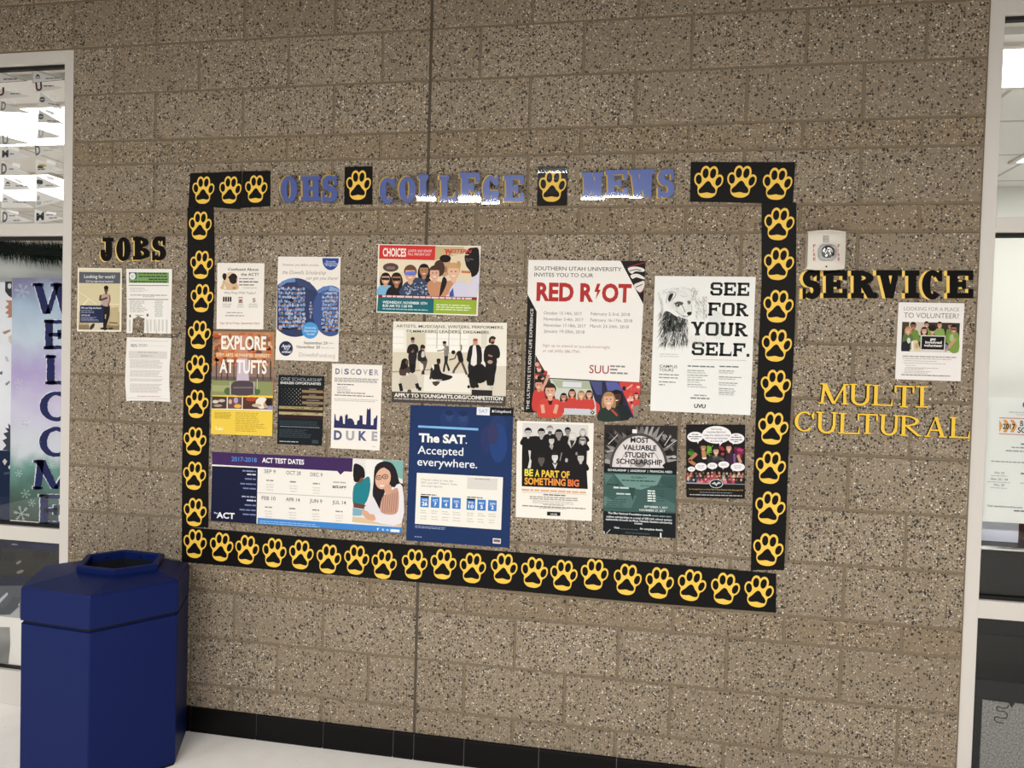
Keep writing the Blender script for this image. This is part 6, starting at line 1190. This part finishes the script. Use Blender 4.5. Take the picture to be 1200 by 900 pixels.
for x in (458, 490, 552): s.poly('banner', [(x, 390), (x + 32 if x > 460 else x, 391), (x + 62 if x > 460 else x + 30, 442), (x + 32 if x > 460 else x, 500), (x, 498), (x + 30 if x > 460 else x, 442)], '#e0a355')
s.text('banner', '2017', 488, 468, 596, 44, '#332c28', 0.03); s.text('banner', 'B', 640, 444, 668, 46, '#4a4846', 0.025); s.text('banner', 'SC', 618, 502, 690, 46, '#4a4846', 0.025)
s.lines('text_block', 648, 760, 596, 614, 1, '#77777a', 0.7, 0.02); s.lines('text_block', 565, 760, 626, 644, 1, '#9a9a9a', 0.6, 0.02); s.lines('text_block', 515, 760, 655, 674, 1, '#9a9a9a', 0.6, 0.02); s.lines('text_block', 385, 900, 748, 766, 1, '#9a9a9a', 0.55, 0.02)
for t_, x, y, x1 in (('Oct. 23', 415, 862, 500), ('Nov. 22 - 24', 382, 916, 532), ('Dec. 20', 410, 968, 500)): s.text('text_block', t_, x, y, x1, 17, '#6d6d70', 0.015); s.lines('text_block', x - 30, x1 + 25, y + 14, y + 26, 1, '#b0b0b0', 0.5, 0.02)
s.lines('text_block', 645, 760, 855, 872, 1, '#6d6d70', 0.7, 0.02); s.lines('text_block', 640, 760, 942, 955, 1, '#b0b0b0', 0.5, 0.02)
s.text('text_block', 'Visit eaninhoreonline.com', 350, 1152, 660, 17, '#6d6d70', 0.015); s.lines('text_block', 585, 760, 1182, 1200, 1, '#7d7d80', 0.7, 0.02); s.done()
CAB = mat('#0b0c0c', 0.4, 0.1, key='cab'); CAB2 = mat('#1f2020', 0.55, 0.15); CHROME = mat('#cfd0d0', 0.18, 0.5, metal=1.0)
zc = P3(1160, 640, 0.07).z
r = empty('metal_cabinet', (2.60, 0.29, 0), 'black low cabinet with chrome top edge behind the right glass', 'cabinet')
b = MB(); b.box((2.095, 0.075, 0.02), (3.2, 0.50, zc - 0.012), CAB); b.build('body', r, bevel=0.004)
b = MB(); b.tube([(2.090, 0.070, zc - 0.008), (3.205, 0.070, zc - 0.008)], 0.009, CHROME, 10); b.box((2.086, 0.066, zc - 0.012), (3.21, 0.505, zc), CAB); b.build('top_trim', r)
b = MB(); z8 = P3(1160, 704, 0.07).z; b.box((2.095, 0.064, z8 - 0.006), (3.2, 0.0745, z8 + 0.006), CHROME); b.build('handle_rail', r)
b = MB(); zz = [P3(1150, y, 0.066).z for y in (743, 775, 797, 830)]; b.box((2.1, 0.066, zz[1]), (3.19, 0.0745, zz[0]), mat('#141411', 0.5, 0.15)); b.build('reflection_band', r); b = MB(); b.box((2.1, 0.066, 0.03), (3.19, 0.0745, zz[2]), CAB2); b.build('reflection_band', r)  # added bands, coloured to imitate reflections in the glass and the dark behind it
FELT = bpy.data.materials.new('grey_felt'); FELT.use_nodes = True; nt = FELT.node_tree; tc = nt.nodes.new('ShaderNodeTexCoord'); no = nt.nodes.new('ShaderNodeTexNoise'); no.inputs['Scale'].default_value = 160; no.inputs['Detail'].default_value = 6; rp = nt.nodes.new('ShaderNodeValToRGB'); rp.color_ramp.elements[0].position = .3; rp.color_ramp.elements[1].position = .7; rp.color_ramp.elements[0].color = lin('#5a5a57'); rp.color_ramp.elements[1].color = lin('#a3a29c')
nt.links.new(tc.outputs['Object'], no.inputs['Vector']); nt.links.new(no.outputs['Fac'], rp.inputs[0]); nt.links.new(rp.outputs[0], nt.nodes['Principled BSDF'].inputs['Base Color']); nt.nodes['Principled BSDF'].inputs['Roughness'].default_value = 0.95
yp = 0.0605; q = [P3(1151.5, 820, yp), P3(1182, 824, yp), P3(1186, 830, yp), P3(1190, 824, yp), P3(1215, 828, yp)]
r = empty('felt_board', (2.3, yp, 0.17), 'grey felt board with a black squiggle low in the right window', 'board')
fb = MB(); fb.slab([(p.x, p.z) for p in q] + [(q[-1].x + 0.3, q[-1].z), (q[-1].x + 0.3, 0.17), (q[0].x - 0.0, 0.17)], 0.0655, yp, FELT); fb.build('felt', r)
path = [(1181.5, 826), (1181, 829), (1176, 830), (1170, 828), (1168, 831), (1171, 833.5), (1177, 834), (1180.5, 837), (1179, 841.5), (1173, 841.5), (1167.5, 840), (1165.5, 843), (1169, 846.5), (1178, 847.5)]
sp = []
for i in range(len(path) - 1):
    p0, p1, p2, p3 = path[max(0, i - 1)], path[i], path[i + 1], path[min(len(path) - 1, i + 2)]
    for j in range(4):
        t_ = j / 4; sp.append(tuple(0.5 * (2 * p1[k] + (-p0[k] + p2[k]) * t_ + (2 * p0[k] - 5 * p1[k] + 4 * p2[k] - p3[k]) * t_ ** 2 + (-p0[k] + 3 * p1[k] - 3 * p2[k] + p3[k]) * t_ ** 3) for k in (0, 1)))
fb = MB(); fb.tube([tuple(P3(x, y, yp - 0.001)) for x, y in sp], 0.0018, mat('#1d1d1d', 0.5), 6); fb.build('squiggle', r)
bw = MB(); bw.box((2.10, 0.16, zc), (2.27, 0.19, zc + 0.13), mat('#dfe3f2', 0.5, 0.3)); o = bw.build('paper_stack', origin=(2.18, 0.17, zc), bevel=0.002); tag(o, 'pale bluish paper standing on the black cabinet', 'paper')
bw = MB(); bw.mesh([(2.277, 0.22, zc), (2.40, 0.22, zc), (2.41, 0.22, zc + 0.30), (2.30, 0.22, zc + 0.30), (2.277, 0.25, zc), (2.40, 0.25, zc), (2.41, 0.25, zc + 0.30), (2.30, 0.25, zc + 0.30)], [(0, 1, 2, 3), (4, 7, 6, 5), (0, 4, 5, 1), (1, 5, 6, 2), (2, 6, 7, 3), (3, 7, 4, 0)], mat('#5e3a34', 0.5, 0.3)); o = bw.build('wooden_plaque', origin=(2.34, 0.23, zc), bevel=0.003); tag(o, 'brown board standing on the cabinet at the right edge', 'board')

# ------------------------------------------------------------------ fire strobe
WHT = mat('#dcd5c9', 0.45, 0.4, key='strobe'); c0 = P3(966.8, 293.6, -0.02); hw, hh = 0.0635, 0.0705
r = empty('fire_strobe', (c0.x, 0.0, c0.z - hh), 'white wall-mounted fire strobe with clear lens above SERVICE', 'alarm')
def sy(u, v): return -(0.022 + 0.026 * (1 - 0.45 * abs(u) ** 2.5) * (1 - 0.4 * v ** 6))
n = 16; vs = []; g = MB()
for j in range(n + 1):
    for i in range(n + 1):
        u, v = -1 + 2 * i / n, -1 + 2 * j / n
        vs.append((c0.x + hw * u, sy(u, v), c0.z + hh * v * (1 - 0.07 * u * u)))
fs = [(j * (n + 1) + i, j * (n + 1) + i + 1, (j + 1) * (n + 1) + i + 1, (j + 1) * (n + 1) + i) for j in range(n) for i in range(n)]
per = [i for i in range(n + 1)] + [(j + 1) * (n + 1) - 1 for j in range(1, n + 1)] + [n * (n + 1) + i for i in range(n - 1, -1, -1)] + [j * (n + 1) for j in range(n - 1, 0, -1)]
k0 = len(vs); vs += [(vs[i][0], 0.0, vs[i][2]) for i in per]
fs += [(per[i], per[(i + 1) % len(per)], k0 + (i + 1) % len(per), k0 + i) for i in range(len(per))]
g.mesh(vs, fs, WHT); g.build('housing', r, bevel=0.003)
def onface(px, py):
    p = P3(px, py, -0.045)
    for _ in range(4):
        u, v = (p.x - c0.x) / hw, (p.z - c0.z) / hh; p = P3(px, py, sy(max(-1, min(1, u)), max(-1, min(1, v))) - 0.0004)
    return p
lc = onface(969.3, 296.2); lr = 0.031
g = MB(); rings = [(1.0, -0.001), (0.98, -0.008), (0.82, -0.013), (0.70, -0.0135)]
def octp(k): return [(lc.x + lr * k * math.copysign(abs(math.cos(a)) ** 0.6, math.cos(a)), lc.z + lr * 0.95 * k * math.copysign(abs(math.sin(a)) ** 0.6, math.sin(a))) for a in [2 * math.pi * i / 24 for i in range(24)]]
vs = [(x, lc.y + dy, z) for k, dy in rings for x, z in octp(k)]
g.mesh(vs, [(q_ * 24 + i, q_ * 24 + (i + 1) % 24, (q_ + 1) * 24 + (i + 1) % 24, (q_ + 1) * 24 + i) for q_ in range(3) for i in range(24)], mat('#b3b4b2', 0.2, 0.5, key='lensrim')); g.build('lens_rim', r)
g = MB(); vs = []; rr = [(0.74, -0.012), (0.6, -0.006), (0.42, -0.003), (0.2, -0.0015)]
rnd = random.Random(6)
for k, dy in rr:
    for i in range(12):
        a = 2 * math.pi * i / 12; vs.append((lc.x + lr * k * math.cos(a), lc.y + dy + rnd.uniform(-0.003, 0.003), lc.z + lr * k * math.sin(a)))
g.mesh(vs, [(q_ * 12 + i, q_ * 12 + (i + 1) % 12, (q_ + 1) * 12 + (i + 1) % 12, (q_ + 1) * 12 + i) for q_ in range(3) for i in range(12)] + [tuple(range(36, 48))], CHROME); g.build('reflector', r)
g = MB(); vs = [(lc.x, lc.y - 0.024, lc.z)]; seg = 16
for k, dy in ((0.35, -0.0235), (0.62, -0.020), (0.80, -0.0135)): vs += [(lc.x + lr * k * math.cos(2 * math.pi * i / seg), lc.y + dy, lc.z + lr * k * math.sin(2 * math.pi * i / seg)) for i in range(seg)]
g.mesh(vs, [(0, 1 + (i + 1) % seg, 1 + i) for i in range(seg)] + [(1 + q_ * seg + i, 1 + q_ * seg + (i + 1) % seg, 1 + (q_ + 1) * seg + (i + 1) % seg, 1 + (q_ + 1) * seg + i) for q_ in range(2) for i in range(seg)], clear_mat('clear_lens', 1.5, 0.02)); g.build('lens', r, smooth=True)
g = MB()
for k in range(6):
    a = onface(964.2, 276.6 + k * 1.35); b2 = onface(971.6, 276.7 + k * 1.35); g.box((a.x, a.y - 0.0006, a.z - 0.0011), (b2.x, a.y + 0.003, a.z + 0.0011), mat('#8d8a84', 0.6))
g.build('speaker_grille', r)
g = MB(); RED = mat('#b3493f', 0.5)
for px in (953.8, 982.6):
    for k, ch in enumerate('FIRE'):
        v_, f_ = text_mesh(ch, 0.02); a = onface(px - 1.0, 290.0 + k * 5.1); mw = max(q_[0] for q_ in v_) - min(q_[0] for q_ in v_); mx0 = min(q_[0] for q_ in v_); h_ = 0.0105; wd = 0.008 if ch != 'I' else 0.0022
        p2 = onface(px + 1.0, 290.0 + k * 5.1); sl = (p2.y - a.y) / (p2.x - a.x)
        g.mesh([(a.x + (x - mx0) / mw * wd, a.y - 0.0006 + sl * (x - mx0) / mw * wd, a.z + y / cap_height() * h_) for x, y in v_], f_, RED)
o = g.build('lettering', r); o['label'] = 'red FIRE lettering'
sc_ = onface(968.3, 312.4); g = MB(); g.face([(sc_.x + 0.0035 * math.cos(a), sc_.y - 0.0008, sc_.z + 0.0035 * math.sin(a)) for a in [2 * math.pi * i / 12 for i in range(12)]], mat('#1b1a19', 0.5)); g.build('screw', r)

# ------------------------------------------------------------------ blue bin
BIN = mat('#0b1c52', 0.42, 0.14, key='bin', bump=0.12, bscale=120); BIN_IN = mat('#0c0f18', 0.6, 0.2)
lid = [(-1.000, -0.036), (-0.892, -0.268), (-1.072, -0.523), (-1.386, -0.497), (-1.530, -0.232), (-1.355, -0.022)]
rim = [(-1.085, -0.082), (-1.008, -0.232), (-1.112, -0.352), (-1.286, -0.340), (-1.376, -0.182), (-1.282, -0.068)]
ctr = Vector((sum(p[0] for p in lid) / 6, sum(p[1] for p in lid) / 6, 0))
def shr(pts, k, c=None):
    cx, cy = c or (ctr.x, ctr.y); return [(cx + (x - cx) * k, cy + (y - cy) * k) for x, y in pts]
r = empty('trash_bin', (ctr.x, ctr.y, 0), 'blue six-sided trash bin with open-topped lid on the floor', 'bin')
def hexring(mb, lo, zl, hi, zh, mt): mb.mesh([(x, y, zl) for x, y in lo] + [(x, y, zh) for x, y in hi], [(i, (i + 1) % 6, (i + 1) % 6 + 6, i + 6) for i in range(6)], mt)
def cap(mb, pts, z, mt, flip=False): mb.face([(x, y, z) for x, y in (pts[::-1] if flip else pts)], mt)
b = MB(); bd = shr(lid, 0.992)
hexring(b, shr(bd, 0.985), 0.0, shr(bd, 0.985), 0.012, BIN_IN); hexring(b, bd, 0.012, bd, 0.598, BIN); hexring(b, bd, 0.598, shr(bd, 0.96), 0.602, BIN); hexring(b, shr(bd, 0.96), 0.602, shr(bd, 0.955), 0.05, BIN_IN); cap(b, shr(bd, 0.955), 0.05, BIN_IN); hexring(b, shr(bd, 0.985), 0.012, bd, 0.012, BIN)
b.build('body', r, bevel=0.004)
b = MB(); rc_ = (sum(p[0] for p in rim) / 6, sum(p[1] for p in rim) / 6); rin = shr(rim, 0.84, rc_)
hexring(b, shr(lid, 0.965), 0.590, shr(lid, 0.965), 0.612, BIN_IN); hexring(b, shr(lid, 0.965), 0.611, shr(lid, 1.0), 0.612, BIN); hexring(b, lid, 0.612, shr(lid, 0.997), 0.728, BIN); hexring(b, shr(lid, 0.997), 0.728, shr(lid, 0.985), 0.736, BIN); hexring(b, shr(lid, 0.985), 0.736, shr(rim, 0.99, rc_), 0.758, BIN)
b.build('lid', r, bevel=0.0025)
b = MB(); hexring(b, rim, 0.752, rim, 0.776, BIN); hexring(b, rim, 0.776, shr(rim, 0.975, rc_), 0.781, BIN); hexring(b, shr(rim, 0.975, rc_), 0.781, shr(rim, 0.865, rc_), 0.781, BIN); hexring(b, shr(rim, 0.865, rc_), 0.781, rin, 0.776, BIN); hexring(b, rin, 0.776, rin, 0.750, BIN)
b.build('rim', r, bevel=0.0015)
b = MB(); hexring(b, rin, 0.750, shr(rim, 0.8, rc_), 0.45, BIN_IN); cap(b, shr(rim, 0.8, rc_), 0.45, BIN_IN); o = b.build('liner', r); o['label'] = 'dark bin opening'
b = MB()
for k, (i, t_) in enumerate(((4, 0.45), (5, 0.5))):
    p = Vector((*rin[i], 0.764)).lerp(Vector((*rin[(i + 1) % 6], 0.764)), t_); d = (Vector((rc_[0], rc_[1], 0.764)) - p).normalized(); b.tube([tuple(p), tuple(p + d * 0.004)], 0.005, CHROME, 10)
b.build('rivet', r)
